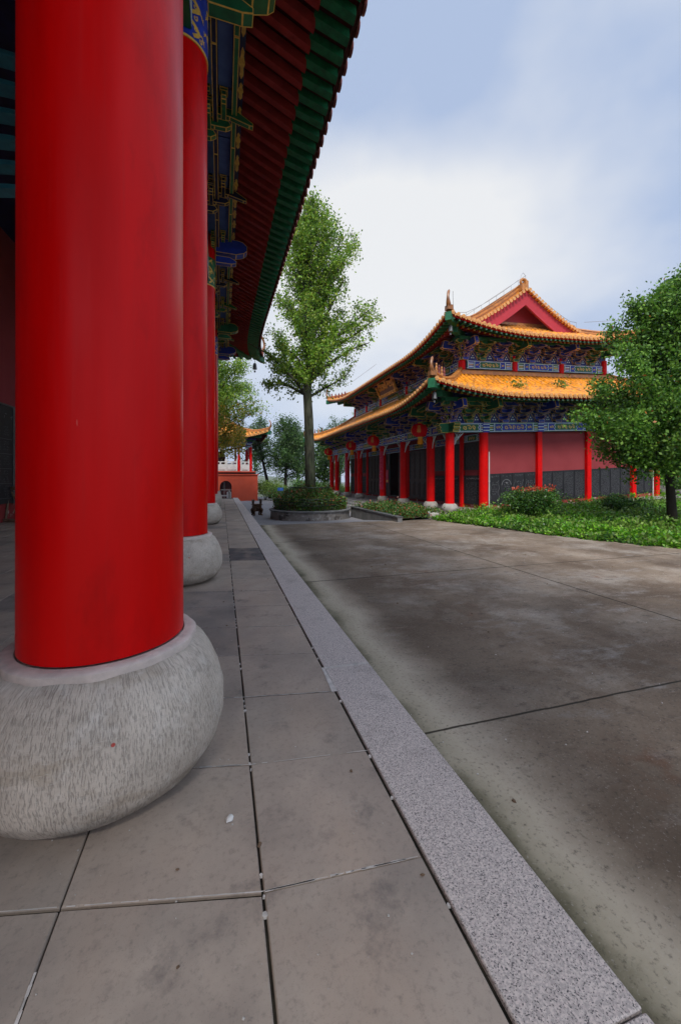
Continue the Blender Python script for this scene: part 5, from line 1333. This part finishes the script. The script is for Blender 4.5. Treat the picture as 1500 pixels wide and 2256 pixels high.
# ------------------------------------------------------------------ trees
def limb(p, d, ln, r_, nseg, up, wander, rr_):
    pts = [Vector(p)]; d = Vector(d).normalized()
    for i in range(nseg):
        d = (d+Vector((rr_.gauss(0, wander), rr_.gauss(0, wander), rr_.gauss(0, wander)+up))).normalized(); pts.append(pts[-1]+d*ln/nseg)
    return pts, [r_*(1-.85*i/nseg) for i in range(nseg+1)]
def grow_tree(name, label, base, trunk, tr, limbs, leafspec, bark, group=None, cat='tree', seed=1, nt=10, twig=(.9, 5, .35), root=True):
    """trunk: path; limbs: (height fraction index along trunk as t, azimuth, elevation, length, radius, up)"""
    rr_ = random.Random(seed); t_ = thing(name, label, cat, base, 0, group)
    g = MB(); T = [Vector(p) for p in trunk]; g.tube(T, tr, 12)
    segs = []
    def at(t):
        f_ = t*(len(T)-1); i = min(int(f_), len(T)-2); return T[i].lerp(T[i+1], f_-i), tr[i]+(tr[i+1]-tr[i])*(f_-i)
    for (t, az, el, ln, r_, up) in limbs:
        P, rt_ = at(t); d = (math.cos(az)*math.cos(el), math.sin(az)*math.cos(el), math.sin(el))
        pts, rs_ = limb(P, d, ln, min(r_, rt_*.8), 7, up, .10, rr_); g.tube(pts, rs_, 6, cap=False)
        ntw = max(4, int(ln*nt))
        for k in range(ntw):
            f_ = .18+.82*(k+rr_.random())/ntw; x = f_*7; i = min(int(x), 6); Q = pts[i].lerp(pts[i+1], x-i)
            dd = Vector((rr_.gauss(0, 1), rr_.gauss(0, 1), rr_.gauss(.15, .6))).normalized(); tl = twig[0]*rr_.uniform(.5, 1.3)*(1.15-.55*f_)*(.55+.45*min(1, ln/2.5))
            tp, trr = limb(Q, dd, tl, .018, 3, -.06, .2, rr_)
            if k % 2 == 0: g.tube(tp, [.016, .012, .008, .004], 3, cap=False)
            segs.append((tp[0], tp[-1]))
        segs.append((pts[-2], pts[-1]+Vector((0, 0, .2))))
    g.build('trunk', bark, t_, smooth=True, fixn=False)
    A = np.array([tuple(a_) for a_, _ in segs]); B = np.array([tuple(b_) for _, b_ in segs])
    sets = []; mats = []
    for k, (mat_, n, size, sig, cond) in enumerate(leafspec):
        idx = RNG.integers(len(A), size=n); f_ = RNG.uniform(.1, 1.1, (n, 1)); pts = A[idx]*(1-f_)+B[idx]*f_+RNG.normal(size=(n, 3))*sig
        if cond: pts = pts[cond(pts)]
        sets.append((leaves(pts, size, .5), k)); mats.append(mat_)
    leaf_obj('crown', sets, mats, t_)
    return t_
def envelope(tab, z):
    for (z0, r0), (z1, r1) in zip(tab, tab[1:]):
        if z0 <= z <= z1: return r0+(r1-r0)*(z-z0)/(z1-z0)
    return 0
# the ginkgo in the planter
gb = PZ+.3; top = 14.5
tk = [(4.25, 19.25, gb), (4.18, 19.2, 2.2), (4.12, 19.2, 4.4), (4.05, 19.2, 5.6), (4.10, 19.2, 7.3), (4.12, 19.2, 9.4), (3.98, 19.15, 11.5), (4.0, 19.15, 13.2), (4.1, 19.1, top)]
rad = [.31, .255, .23, .215, .16, .13, .085, .05, .015]
rl_ = random.Random(12); lm = []
for i in range(44):
    t = .40+.56*(i/43); z = np.interp(t*8, range(9), [p[2] for p in tk]); az = i*2.4+rl_.uniform(-.3, .3)
    el = R(47 if z < 8 else 60)+rl_.uniform(-.15, .2); want = np.interp(z, [4.5, 6, 8, 10, 12, 14, 16], [2.8, 3.5, 3.8, 3.4, 2.4, 1.2, .5])
    lm.append((t, az, el, want*rl_.uniform(.5, 1.35)*(1-.18*max(0, -math.cos(az))*(z < 12.5)), .10 if z < 10 else .055, .02))
lm += [(.36, .0, R(35), 2.6, .09, .02), (.37, 3.3, R(33), 2.8, .10, .02), (.42, -.25, R(42), 3.6, .12, -.05), (.52, -.1, R(40), 4.0, .12, -.09), (.42, 2.9, R(36), 3.8, .12, -.03), (.37, 2.5, R(30), 3.4, .09, .0), (.40, 3.7, R(34), 3.2, .09, .0), (.44, 2.2, R(40), 3.4, .09, .0), (.58, .3, R(62), 4.8, .10, .02), (.62, -.25, R(60), 5.6, .09, .0), (.55, -.45, R(56), 5.2, .09, .02), (.66, 1.2, R(62), 4.6, .08, .0), (.66, 2.8, R(66), 4.2, .09, .02), (.50, .25, R(50), 3.6, .10, .0), (.62, .0, R(55), 3.9, .09, .0), (.72, .35, R(62), 3.7, .07, -.01), (.47, -.7, R(46), 3.8, .09, .0), (.66, .1, R(62), 4.6, .07, .02), (.40, -1.3, R(50), 2.6, .09, .02)]
grow_tree('ginkgo_tree', 'tall ginkgo with straight grey trunk and airy green crown rising from the round planter', (PX, PY, gb), tk, rad, lm, [('ginkgo_leaf', 45000, .118, .115, lambda p: (p[:, 2] < 6.9) | (p[:, 0] > 2.05+.09*np.clip(p[:, 2]-10, 0, 6)))], 'bark_grey', seed=5, nt=8, twig=(.80, 5, .3))
# second ginkgo turning yellow beyond the platform
B2 = (*at_depth(455, 31), paved_z(0, 33)); tk = [(B2[0], B2[1], B2[2]-.2), (B2[0]+.1, B2[1], 2.2), (B2[0], B2[1], 5), (B2[0]+.1, B2[1], 8), (B2[0], B2[1], 10.5)]
lm = [(.32+.66*(i/33), i*2.4, R(22+30*(i/33)), 5.2*(1-.5*i/33)*rl_.uniform(.8, 1.2), .08, -.035) for i in range(34)]
grow_tree('ginkgo_tree', 'second ginkgo turning yellow behind the near hall columns, drooping over the gate tower', B2, tk, [.22, .18, .14, .08, .02], lm,
          [('ginkgo_leaf', 60000, .14, .26, lambda p: (p[:, 2] > RNG.uniform(5.0, 8.5, len(p))) & ((p[:, 2] > 6.6) | (p[:, 0] < 1.7+.1*(p[:, 1]-32)))), ('yellow_leaf', 60000, .14, .26, lambda p: (p[:, 2] < RNG.uniform(4.6, 7.6, len(p))) & ((p[:, 2] > 6.6) | (p[:, 0] < 1.7+.1*(p[:, 1]-32))))], 'bark_dark', seed=9, nt=8, twig=(1.3, 5, .3))
# broad dark trees beyond the courtyard
def back_tree(px, depth, h, rad_, seed, label, lean=0, n=9000, trunk_h=None, name='broadleaf_tree', mat='dark_leaf', cb=.32):
    a_ = R(YAW); xc = (px-750)/870*depth; x = xc*math.cos(a_)+depth*math.sin(a_); y = depth*math.cos(a_)-xc*math.sin(a_)
    z0 = gz(x, y) if y > 52 or x > 9.2 else paved_z(x, y); rr_ = random.Random(seed)
    tk = [(x, y, z0-.3), (x+lean*.3, y, z0+h*.25), (x+lean*.7, y, z0+h*.5), (x+lean, y, z0+h*.75), (x+lean, y, z0+h*.95)]
    lm = [(cb+.62*(i/21), i*2.4+rr_.uniform(-.4, .4), R(20+45*(i/21)), rad_*rr_.uniform(.7, 1.15)*(1-.35*i/21), .10, .03) for i in range(22)]
    return grow_tree(name, label, (x, y, z0), tk, [.24, .18, .14, .09, .03], lm, [(mat, n, .19, .26, None)], 'bark_dark', 'dark trees beyond the courtyard', seed=seed, nt=5, twig=(1.2, 4, .3))
back_tree(596, 47, 8.2, 1.7, 31, 'slim dark tree with leaning bare trunk just right of the gate tower', -1.2, 4200, cb=.5)
back_tree(628, 45, 8.4, 3.0, 32, 'broad dark tree left of the ginkgo trunk behind the blue sign', .2, 13000)
back_tree(655, 52, 8.2, 3.2, 33, 'dense dark tree directly behind the ginkgo trunk', .1, 9000)
back_tree(712, 43, 7.0, 2.5, 34, 'dark tree between the ginkgo trunk and the far hall', .3, 9500)
back_tree(748, 60, 10.5, 3.4, 35, 'dark tree showing behind the far end columns of the far hall', .2, 9000)
back_tree(560, 60, 9.5, 3.0, 36, 'pale leafy tree behind the gate tower roof', .2, 5000)
back_tree(792, 66, 17, 3.4, 37, 'tall tree peeping over the lower roof of the far hall', .2, 5000, mat='ginkgo_leaf')
def bush(x, y, z, rx, rz, n, size, mats, w, name, label, cat='shrub', group=None, tip=None):
    rr_ = random.Random(int(x*13+y)); lob = [(Vector((rr_.gauss(0, .42), rr_.gauss(0, .42), rr_.uniform(-.25, .45))), rr_.uniform(.38, .62)) for _ in range(22)]
    def fn():
        c_, r_ = lob[RNG.integers(len(lob))]; v = RNG.normal(size=3); v /= np.linalg.norm(v); q = r_*RNG.uniform(.55, 1.05)
        p = Vector((c_.x+v[0]*q, c_.y+v[1]*q, c_.z+v[2]*q*.9)); return (x+p.x*rx, y+p.y*rx, z+rz*.48+max(-.5, p.z)*rz*.62)
    t_ = thing(name, label, cat, (x, y, z), 0, group); pts = np.array([fn() for _ in range(n)]); idx = RNG.choice(len(mats), n, p=w)
    sets = [(leaves(pts[idx == k], size, .15, .5), k) for k in range(len(mats))]
    if tip:
        m_, cnt = tip; tops = pts[pts[:, 2] > z+rz*.82]; tops = tops[RNG.integers(len(tops), size=cnt)]
        cc = np.repeat(tops, 7, 0)+RNG.normal(size=(cnt*7, 3))*.035+np.array([0, 0, .07]); sets.append((leaves(cc, size*1.0, -.8), len(mats))); mats = mats+[m_]
    leaf_obj('foliage', sets, mats, t_)
    g = MB()
    for k in range(9):
        a_ = k*.7; g.tube([(x, y, z-.1), (x+rx*.25*math.cos(a_), y+rx*.25*math.sin(a_), z+rz*.4), (x+rx*.5*math.cos(a_), y+rx*.5*math.sin(a_), z+rz*.8)], [.02, .014, .006], 4)
    g.build('stem', 'bark_dark', t_)
    return t_
for px, dp, rx, rz, lab, mm in ((585, 44, 1.5, 2.4, 'light green bushy shrub right of the gate tower wall', 'olive_leaf'), (612, 42, 1.6, 2.2, 'light green shrub behind the incense burner', 'olive_leaf'), (640, 38, 1.3, 1.6, 'rounded dark shrub left of the planter', 'shrub_leaf'), (725, 40, 1.5, 2.2, 'green shrub between the planter and the far hall', 'olive_leaf'), (752, 46, 1.6, 1.8, 'bright shrub seen between the farthest red columns', 'olive_leaf'), (668, 40, 1.5, 2.6, 'leafy shrub behind the planter and the blue sign', 'shrub_leaf'), (702, 36, 1.0, 2.3, 'narrow green shrub right of the ginkgo trunk', 'shrub_leaf'), (618, 37, .9, 1.3, 'small shrub with reddish tips beside the blue sign', 'hedge_leaf')):
    x, y = at_depth(px, dp); bush(x, y, paved_z(x, y)-.1, rx, rz, 3600, .13, [mm], [1.0], 'shrub', lab, group='shrubs edging the courtyard')
# blue notice board
x, y = at_depth(618, 33); z = 1.5-.98; t_ = thing('notice_board', 'small blue notice board with white lettering beside the planter hedge', 'sign', (x, y, paved_z(x, y)), R(-YAW-8))
zz = z-paved_z(x, y)
g = MB(); g.box(-.24, .24, -.02, .02, zz-.13, zz+.13); g.build('panel', 'sign_blue', t_, local=True)
tx = text_mb('地藏殿', .12, .006); tx.v = [(p[0], -.024-p[2], zz+.04+p[1]) for p in tx.v]; 
g = MB(); rt = random.Random(4); mf = lambda u, v: (u, -.024, v); glyph_rows(g, 0, mf, -.19, .2, zz-.01, zz+.10, .09, .075, .25, 1); glyph_rows(g, 0, mf, -.16, .17, zz-.09, zz-.04, .035, .04, .35, 1); g.build('lettering', 'pvc_white', t_, local=True, fixn=False)
g = MB(); g.tube([(0, .03, -.2), (0, .03, zz-.1)], .025, 6); g.build('post', 'steel_wire', t_, local=True)
# the small tree on the bank
TX, TY = at_depth(1481, 12.0); TZ = lawn_z(TX, TY)
tk = [(TX, TY, TZ-.2), (TX-.05, TY, TZ+.5), (TX-.11, TY, TZ+1.2), (TX-.20, TY, TZ+1.75), (TX-.12, TY+.1, TZ+2.6), (TX-.1, TY+.1, TZ+3.8), (TX, TY+.1, TZ+5.2), (TX+.05, TY+.1, TZ+6.6)]
rr_ = random.Random(3); lm = [(.42, 2.85, R(28), 2.3, .09, .03), (.40, 3.4, R(35), 2.2, .08, .03), (.44, .4, R(48), 2.4, .08, .05), (.43, -1.2, R(30), 2.0, .07, .03), (.46, 1.3, R(40), 2.0, .08, .03), (.40, 2.2, R(24), 1.9, .06, .05)]
for i in range(46):
    u = i/45; z = .42+.57*u; ln = np.interp(u, [0, .25, .5, .75, 1], [2.3, 2.45, 2.35, 2.05, 1.0]); lm.append((z, i*2.4+rr_.uniform(-.3, .3), R(15+55*u)+rr_.uniform(-.15, .2), ln*rr_.uniform(.72, 1.12), .05, .02))
grow_tree('photinia_tree', 'dense glossy dark green tree with short forked trunk on the weedy bank', (TX, TY, TZ), tk, [.15, .125, .11, .12, .09, .06, .035, .012], lm, [('photinia_leaf', 90000, .095, .14, None)], 'bark_dark', seed=14, nt=9, twig=(.75, 4, .3))
# shrubs by the hall wall
x, y = at_depth(1172, 14.6); bush(x, y, lawn_z(x, y), 1.05, 1.22, 9500, .075, ['shrub_leaf', 'hedge_leaf'], [.9, .1], 'photinia_shrub', 'wide rounded shrub with pink-red new tips against the hall side wall', tip=('red_tip', 34))
x, y = at_depth(1366, 15.0); bush(x, y, lawn_z(x, y)-.05, .62, .85, 5200, .07, ['shrub_leaf', 'olive_leaf'], [.85, .15], 'green_shrub', 'smaller plain green shrub before the black slabs near the small tree')
rr_ = random.Random(77)
for k, (px, dp, rx, rz, lab, tip_) in enumerate(((1492, 26, 1.2, 1.1, 'red-tipped hedge clump on the slope right of the tree trunk', 1), (1462, 30, 1.3, 1.3, 'grey-green bush on the slope beyond the hall corner', 0), (1515, 22, 1.2, 1.0, 'low green clump on the slope at the frame edge', 0))):
    x, y = at_depth(px, dp); bush(x, y, lawn_z(x, y)-.1, rx, rz, 3600, .10, ['hedge_leaf' if tip_ else 'shrub_leaf', 'olive_leaf'], [.8, .2], 'slope_shrub', lab, tip=('red_tip', 60) if tip_ else None)
# weeds over the bank: dense near the eye
def bank_pts(n, y0, y1, xm, pw=1.6):
    out_ = []
    ys_ = RNG.uniform(y0, y1, n)
    for y in ys_:
        b_ = bnd(y); x = b_+(RNG.random()**pw)*xm
        if 8.6 < x < 23.3 and 14.5 < y < 37: continue
        if y > 14.4 and x < 9: continue
        h = .19+.08*math.sin(x*2.3+y*1.1)+.06*math.sin(x*5.1-y*3.7)+.03*math.sin(x*11+y*9)
        h *= min(1, .45+(x-b_)*.8)
        edge = .05*math.sin(y*6)+.05*math.sin(y*15); z = lawn_z(x, y)+h*(RNG.random()**.45)
        out_.append((x+edge*math.exp(-(x-b_)*3)-.05, y, z))
    return np.array(out_)
P1 = bank_pts(42000, 5.2, 15.5, 9, 1.5); P2 = bank_pts(13000, 14, 40, 30, 1.0)
k1 = RNG.random(len(P1)); 
nv = np.sin(P1[:, 0]*1.9+1.3*np.sin(P1[:, 1]*1.3))+np.sin(P1[:, 1]*2.3+P1[:, 0]*.7)+.6*RNG.normal(size=len(P1))
tall = P1[(nv > 1.1) & (k1 < .5)].copy(); tall[:, 2] += RNG.random(len(tall))*.16
o = leaf_obj('ground_cover', [(leaves(P1[(nv > -1.1) & (k1 < .9)], .085, -.1, .7), 0), (leaves(P1[(nv <= -1.1)], .075, -.1, .6), 2), (leaves(P1[k1 >= .9], .11, -.7, .1), 1), (leaves(tall, .10, -.5, .2), 1), (leaves(P2, .22, -.3, .6), 0)], ['ivy_leaf', 'olive_leaf', 'shrub_leaf'])
tag(o, kind='stuff')
# tall weed stems along the wall
g = []; pts = []
for k in range(160):
    x = RNG.uniform(9.3, 22.5); y = 15.0-RNG.random()*.9; z = lawn_z(x, y)
    if x < 11.7 and y > 14.5: y = 14.3
    h = RNG.uniform(.2, .55)
    for j in range(16): pts.append((x+RNG.normal()*.05*(j/8), y+RNG.normal()*.05, z+h*j/15))
o = leaf_obj('wall_weeds', [(leaves(np.array(pts), .055, -.3, .2), 0)], ['ivy_leaf']); tag(o, kind='stuff')
# rocks on the slope
for k, (px, dp, s, lab) in enumerate(((1456, 22.5, .55, 'grey boulder at the hall corner behind the weeds'), (1470, 22, .40, 'smaller grey boulder leaning beside the trunk of the small tree'), (1496, 21.5, .38, 'round pale boulder at the frame edge on the slope'))):
    x, y = at_depth(px, dp); z = lawn_z(x, y); bm = bmesh.new(); bmesh.ops.create_icosphere(bm, subdivisions=3, radius=s)
    for v in bm.verts:
        n_ = math.sin(v.co.x*7+k)*.1+math.sin(v.co.y*9+k*2)*.08+math.sin(v.co.z*11)*.06; v.co *= (1+n_); v.co.z *= .65
    me = bpy.data.meshes.new('boulder'); bm.to_mesh(me); bm.free(); me.materials.append(M['rock']); o = bpy.data.objects.new('boulder', me); COL.objects.link(o); o.location = (x, y, z+s*.3); tag(o, lab, 'boulder')
# a red-columned building end far right
x, y = at_depth(1502, 46); z = lawn_z(x, y)+.2; t_ = thing('side_pavilion', 'distant small red-columned pavilion glimpsed through the tree at the right edge', 'building', (x, y, z), R(-20))
g = MB(); g.box(-3, 3, 0, 4, -1, 3.3, 0); g.build('wall', 'red_plaster', t_, local=True)
for k in range(4): g = MB(); g.lathe(-2.9+1.95*k, -1.2, [(.16, -1), (.15, 3.2)], 12); g.build('column', 'red_post', t_, local=True)
g = MB(); g.prism([(-2.2, 3.3), (2, 4.9), (6.2, 3.3), (2, 4.7)], 'yz', -4, 4); g.build('roof', 'glazed_tile', t_, local=True)

# ------------------------------------------------------------------ incense burner
x, y = at_depth(566, 21.3); z0 = paved_z(x, y); ib = thing('incense_burner', 'square bronze incense burner with four curved legs and two upright ears on the paving', 'incense burner', (x, y, z0), R(18)); ib.scale = (.8, .8, .8)
g = MB(); g.box(-.26, .26, -.18, .18, .36, .72); g.box(-.32, .32, -.24, .24, .72, .78); g.box(-.22, .22, -.15, .15, .28, .36); g.box(-.29, .29, -.21, .21, .62, .66)
g.lathe(0, -.195, [(.05, .46), (.075, .48), (.05, .54)], 10); g.build('bowl', 'bronze', ib, local=True, bevel=.008)
for sx_ in (-1, 1):
    for sy_ in (-1, 1):
        g = MB(); g.tube([(sx_*.20, sy_*.13, .48), (sx_*.28, sy_*.18, .36), (sx_*.27, sy_*.17, .22), (sx_*.22, sy_*.15, .11), (sx_*.27, sy_*.19, .04), (sx_*.29, sy_*.21, .0)], [.11, .105, .07, .05, .07, .07], 8); g.build('leg', 'bronze', ib, local=True, smooth=60)
for sx_ in (-1, 1):
    g = MB(); X0, X1 = (sx_*.29, sx_*.25); a_, b_ = sorted((X0, X1)); g.prism([(-.09, .70), (.09, .70), (.14, 1.08), (-.14, 1.08)], 'yz', a_-.02, b_+.02); g.box(a_-.035, b_+.035, -.06, .06, .80, 1.0)
    g.build('ear', 'bronze', ib, local=True, bevel=.006)
g = MB(); g.box(-.02, .18, -.10, .10, .66, 1.02); g.box(-.0, .16, -.10, .10, 1.02, 1.04); 
# ------------------------------------------------------------------ gate tower
twx, twy = at_depth(568, 42); TZ0 = 1.5-51.7/870*42; tw = thing('bell_tower', 'red-walled bell tower with arched doorway, white balustrade and yellow tiled pavilion', 'tower', (twx, twy, TZ0), R(2))
H1 = 57/870*42; S = 6.4
g = MB(); NS = 14; cx_ = -2.95-.3; aw = .60; ah = H1*.40
# front wall with arched opening
fr = []
def wallq(x0, x1, z0, z1): g.quad((x0, 0, z0), (x1, 0, z0), (x1, 0, z1), (x0, 0, z1))
wallq(-S, cx_-aw, 0, H1); wallq(cx_+aw, 0, 0, H1)
arc = [(cx_+aw*math.cos(t_), 1.55+aw*math.sin(t_)) for t_ in np.linspace(math.pi, 0, 15)]
for (a0, b0), (a1, b1) in zip(arc, arc[1:]):
    g.quad((a0, 0, b0), (a1, 0, b1), (a1, 0, H1), (a0, 0, H1)); g.quad((a0, 0, b0), (a1, 0, b1), (a1, .6, b1), (a0, .6, b0))
g.quad((cx_-aw, 0, 0), (cx_-aw, 0, 1.55), (cx_-aw, .6, 1.55), (cx_-aw, .6, 0)); g.quad((cx_+aw, 0, 0), (cx_+aw, 0, 1.55), (cx_+aw, .6, 1.55), (cx_+aw, .6, 0))
g.quad((0, 0, 0), (0, S, 0), (0, S, H1), (0, 0, H1)); g.quad((-S, 0, 0), (-S, S, 0), (-S, S, H1), (-S, 0, H1)); g.quad((-S, 0, H1), (0, 0, H1), (0, S, H1), (-S, S, H1))
g.build('wall', 'tower_plaster', tw, local=True)
g = MB(); g.box(-S+.04, -.04, .6, .66, 0, H1-.1); g.build('interior', 'bell_dark', tw, local=True)
g = MB(); g.box(-S-.1, .1, -.1, S+.1, H1, H1+.10); g.box(-S+.35, -.30, .3, S-.3, H1+.10, H1+.30, 1); g.box(-S+.2, -.2, .15, S-.2, H1+.30, H1+.42); g.build('cornice', ['tower_plaster', 'bell_dark'], tw, local=True)
g = MB(); g.tube([(cx_-.15, .3, 0), (cx_-.15, .3, 2.0)], .03, 6); g.tube([(cx_-aw, .3, 1.2), (cx_+aw, .3, 1.2)], .02, 6); g.build('gate_bar', 'steel_wire', tw, local=True)
z1 = H1+.42; cols_x = [-S+.65, -S+1.9, -1.9, -.65]
for x in cols_x:
    for y in (.6, 5.8):
        g = MB(); g.lathe(x, y, [(.13, z1), (.12, z1+2.65)], 12); g.build('column', 'red_post', tw, local=True, smooth=40)
for y in (1.9, 4.5):
    for x in (cols_x[0], cols_x[-1]): g = MB(); g.lathe(x, y, [(.13, z1), (.12, z1+2.65)], 12); g.build('column', 'red_post', tw, local=True, smooth=40)
def balus(x0, x1, y, along='x'):
    g = MB(); n = max(1, round((x1-x0)/1.25)); w = (x1-x0)/n
    def bx(a_, b_, c0, c1, z0, z_1): g.box(a_, b_, c0, c1, z0, z_1) if along == 'x' else g.box(c0, c1, a_, b_, z0, z_1)
    for k in range(n):
        a_ = x0+w*k; b_ = a_+w
        bx(a_, a_+.13, y-.07, y+.07, z1, z1+1.14); bx(b_-.13, b_, y-.07, y+.07, z1, z1+1.14); bx(a_+.02, a_+.11, y-.05, y+.05, z1+1.14, z1+1.30); bx(b_-.11, b_-.02, y-.05, y+.05, z1+1.14, z1+1.30)
        bx(a_+.13, b_-.13, y-.05, y+.05, z1+.92, z1+1.02); bx(a_+.13, b_-.13, y-.04, y+.04, z1+.14, z1+.72); bx(a_+.13, b_-.13, y-.045, y+.045, z1, z1+.07)
        m2 = (a_+b_)/2; bx(m2-.09, m2+.09, y-.045, y+.045, z1+.72, z1+.92)
    g.build('balustrade', 'white_marble', tw, local=True)
for a_, b_ in zip(cols_x, cols_x[1:]): balus(a_+.16, b_-.16, .55); balus(a_+.16, b_-.16, 5.85)
balus(.76, 5.64, -.6, 'y'); balus(.76, 5.64, -S+.6, 'y')
zb = z1+2.65
g = MB()
painted = []
for (P0, d, n_, ln, s2) in (((-S+.5, .5, 0), (1, 0), (0, -1), S-1.0, 0), ((-.5, .5, 0), (0, 1), (1, 0), S-1.0, 1)):
    o = painted_beam(None, P0, d, n_, ln, zb-.1, zb+.36, .15, s2); o.parent = tw
g = MB()
for k in range(3): g.box(-S+.5-.18*k, -.5+.18*k, .5-.18*k, S-.5+.18*k, zb+.36+.16*k, zb+.50+.16*k, k % 2)
g.build('bracket_course', ['navy_paint', 'green_paint'], tw, local=True)
TR = Roof((-S-.75, .75, -.75, S+.75), 3.2, [(0, zb+.75), (1, zb+1.05), (2.2, zb+1.65), (3.2, zb+2.4)], .75, 3.2, .3, 2)
def loc_roof(o): o.parent = tw; o.location = (0, 0, 0); return o
for o in (TR.tiles(['-y', '+x'], ['-x', '-y', '+x', '+y'], None, .34, .10, .13), TR.soffit(['-y', '+x', '-x'], None)): loc_roof(o)
TR.hips([('-y', False), ('-y', True)], tw, .26, .3, .9, 0, .15, True)
for ch in tw.children:
    if ch.name.startswith(('hip_ridge', 'corner_beam')): ch.location = (0, 0, 0)
g = MB(); g.lathe(-S/2, S/2, [(1.2, zb+2.2), (.9, zb+2.6), (.25, zb+3.3), (.2, zb+3.6), (.32, zb+3.8), (.05, zb+4.3)], 16); g.build('finial', 'ridge_tile', tw, local=True, smooth=50)
g = MB(); 
Mx = Matrix.Rotation(R(2), 4, 'Z'); bp = Vector((twx, twy, TZ0))+Mx@Vector((-3.9, S/2, 0))
bt = thing('hanging_bell', 'large dark red bell hanging inside the tower pavilion', 'bell', (bp.x, bp.y, TZ0+z1+.5))
g.lathe(bp.x, bp.y, [(.95, TZ0+z1+.6), (.85, TZ0+z1+.75), (.75, TZ0+z1+1.6), (.55, TZ0+z1+2.0), (.15, TZ0+z1+2.15)], 24); g.build('bell', 'bell_dark', bt, smooth=40)
g = MB(); g.tube([(bp.x, bp.y, TZ0+z1+2.1), (bp.x, bp.y, TZ0+zb+.3)], .04, 6); g.build('hanger', 'black_iron', bt)
# carved stone railing and white box at the head of the platform
rx_, ry_ = at_depth(488, 31); rn = thing('stone_railing', 'short pale stone railing with carved posts before the tower arch', 'railing', (rx_, ry_, paved_z(0, 31)))
zr = paved_z(0, 31); d = Vector((math.cos(R(YAW)), -math.sin(R(YAW)), 0)); O = Vector((rx_, ry_, 0))
for k in (-1.2, -.15, .62):
    g = MB(); P = O+d*k; g.lathe(P.x, P.y, [(.10, zr), (.10, zr+.9), (.07, zr+.95), (.10, zr+1.02), (.11, zr+1.1), (.05, zr+1.2)], 10); g.build('post', 'pale_stone', rn, smooth=40)
for a_, b_ in ((-1.2, -.15), (-.15, .62)):
    g = MB(); g.beam(O+d*a_+Vector((0, 0, zr+.8)), O+d*b_+Vector((0, 0, zr+.8)), .10, .10); g.beam(O+d*a_+Vector((0, 0, zr+.3)), O+d*b_+Vector((0, 0, zr+.3)), .08, .42); g.build('rail', 'white_marble', rn)
bxx, byy = at_depth(505, 33); zr = paved_z(0, 33)
t_ = thing('offering_box', 'small white box with dark slot standing before the tower arch', 'box', (bxx, byy, zr))
g = MB(); g.box(bxx-.18, bxx+.18, byy-.15, byy+.15, zr+.10, zr+1.05); g.build('body', 'pvc_white', t_, bevel=.02); g = MB(); g.box(bxx-.08, bxx+.06, byy-.158, byy-.15, zr+.78, zr+.86); g.box(bxx-.15, bxx+.15, byy-.12, byy+.12, zr, zr+.10); g.build('slot', 'black_iron', t_)
# little roof weeds on the far hall tiles
for (side, p, q, lab) in (('-y', 5.2, 1.5, 'tuft of weeds rooted in the lower side roof tiles near the corner'), ('-y', 8.0, 1.7, 'second tuft of weeds on the lower side roof tiles'), ('-x', 9.4, 3.0, 'leafy sapling growing on the roof in front of the name board'), ('-x', 7.8, 3.1, 'weeds sprouting beside the name board post'), ('-x', 13.5, 2.9, 'faded weeds along the wall ridge past the name board')):
    P = Vector(Wp(LR.pos(side, p, q, .2))); n = 130; pts = np.array([tuple(P+Vector((RNG.normal()*.16, RNG.normal()*.22, abs(RNG.normal())*.20))) for _ in range(n)])
    o = leaf_obj('roof_weed', [(leaves(pts, .11, -.2), 0)], ['olive_leaf'], None, tuple(P)); tag(o, lab, 'weed')

# ------------------------------------------------------------------ the misty air
HZ = bpy.data.materials.new('haze'); HZ.use_nodes = True; t_ = HZ.node_tree; t_.nodes.clear()
o_ = t_.nodes.new('ShaderNodeOutputMaterial'); pv = t_.nodes.new('ShaderNodeVolumePrincipled'); t_.links.new(pv.outputs[0], o_.inputs['Volume'])
pv.inputs['Color'].default_value = (.80, .87, .97, 1); pv.inputs['Density'].default_value = .00028; pv.inputs['Anisotropy'].default_value = .2
M['haze'] = HZ
g = MB(); g.box(-705, 705, -125, 1005, -30, 22); o = g.build('haze', 'haze'); tag(o, kind='stuff')
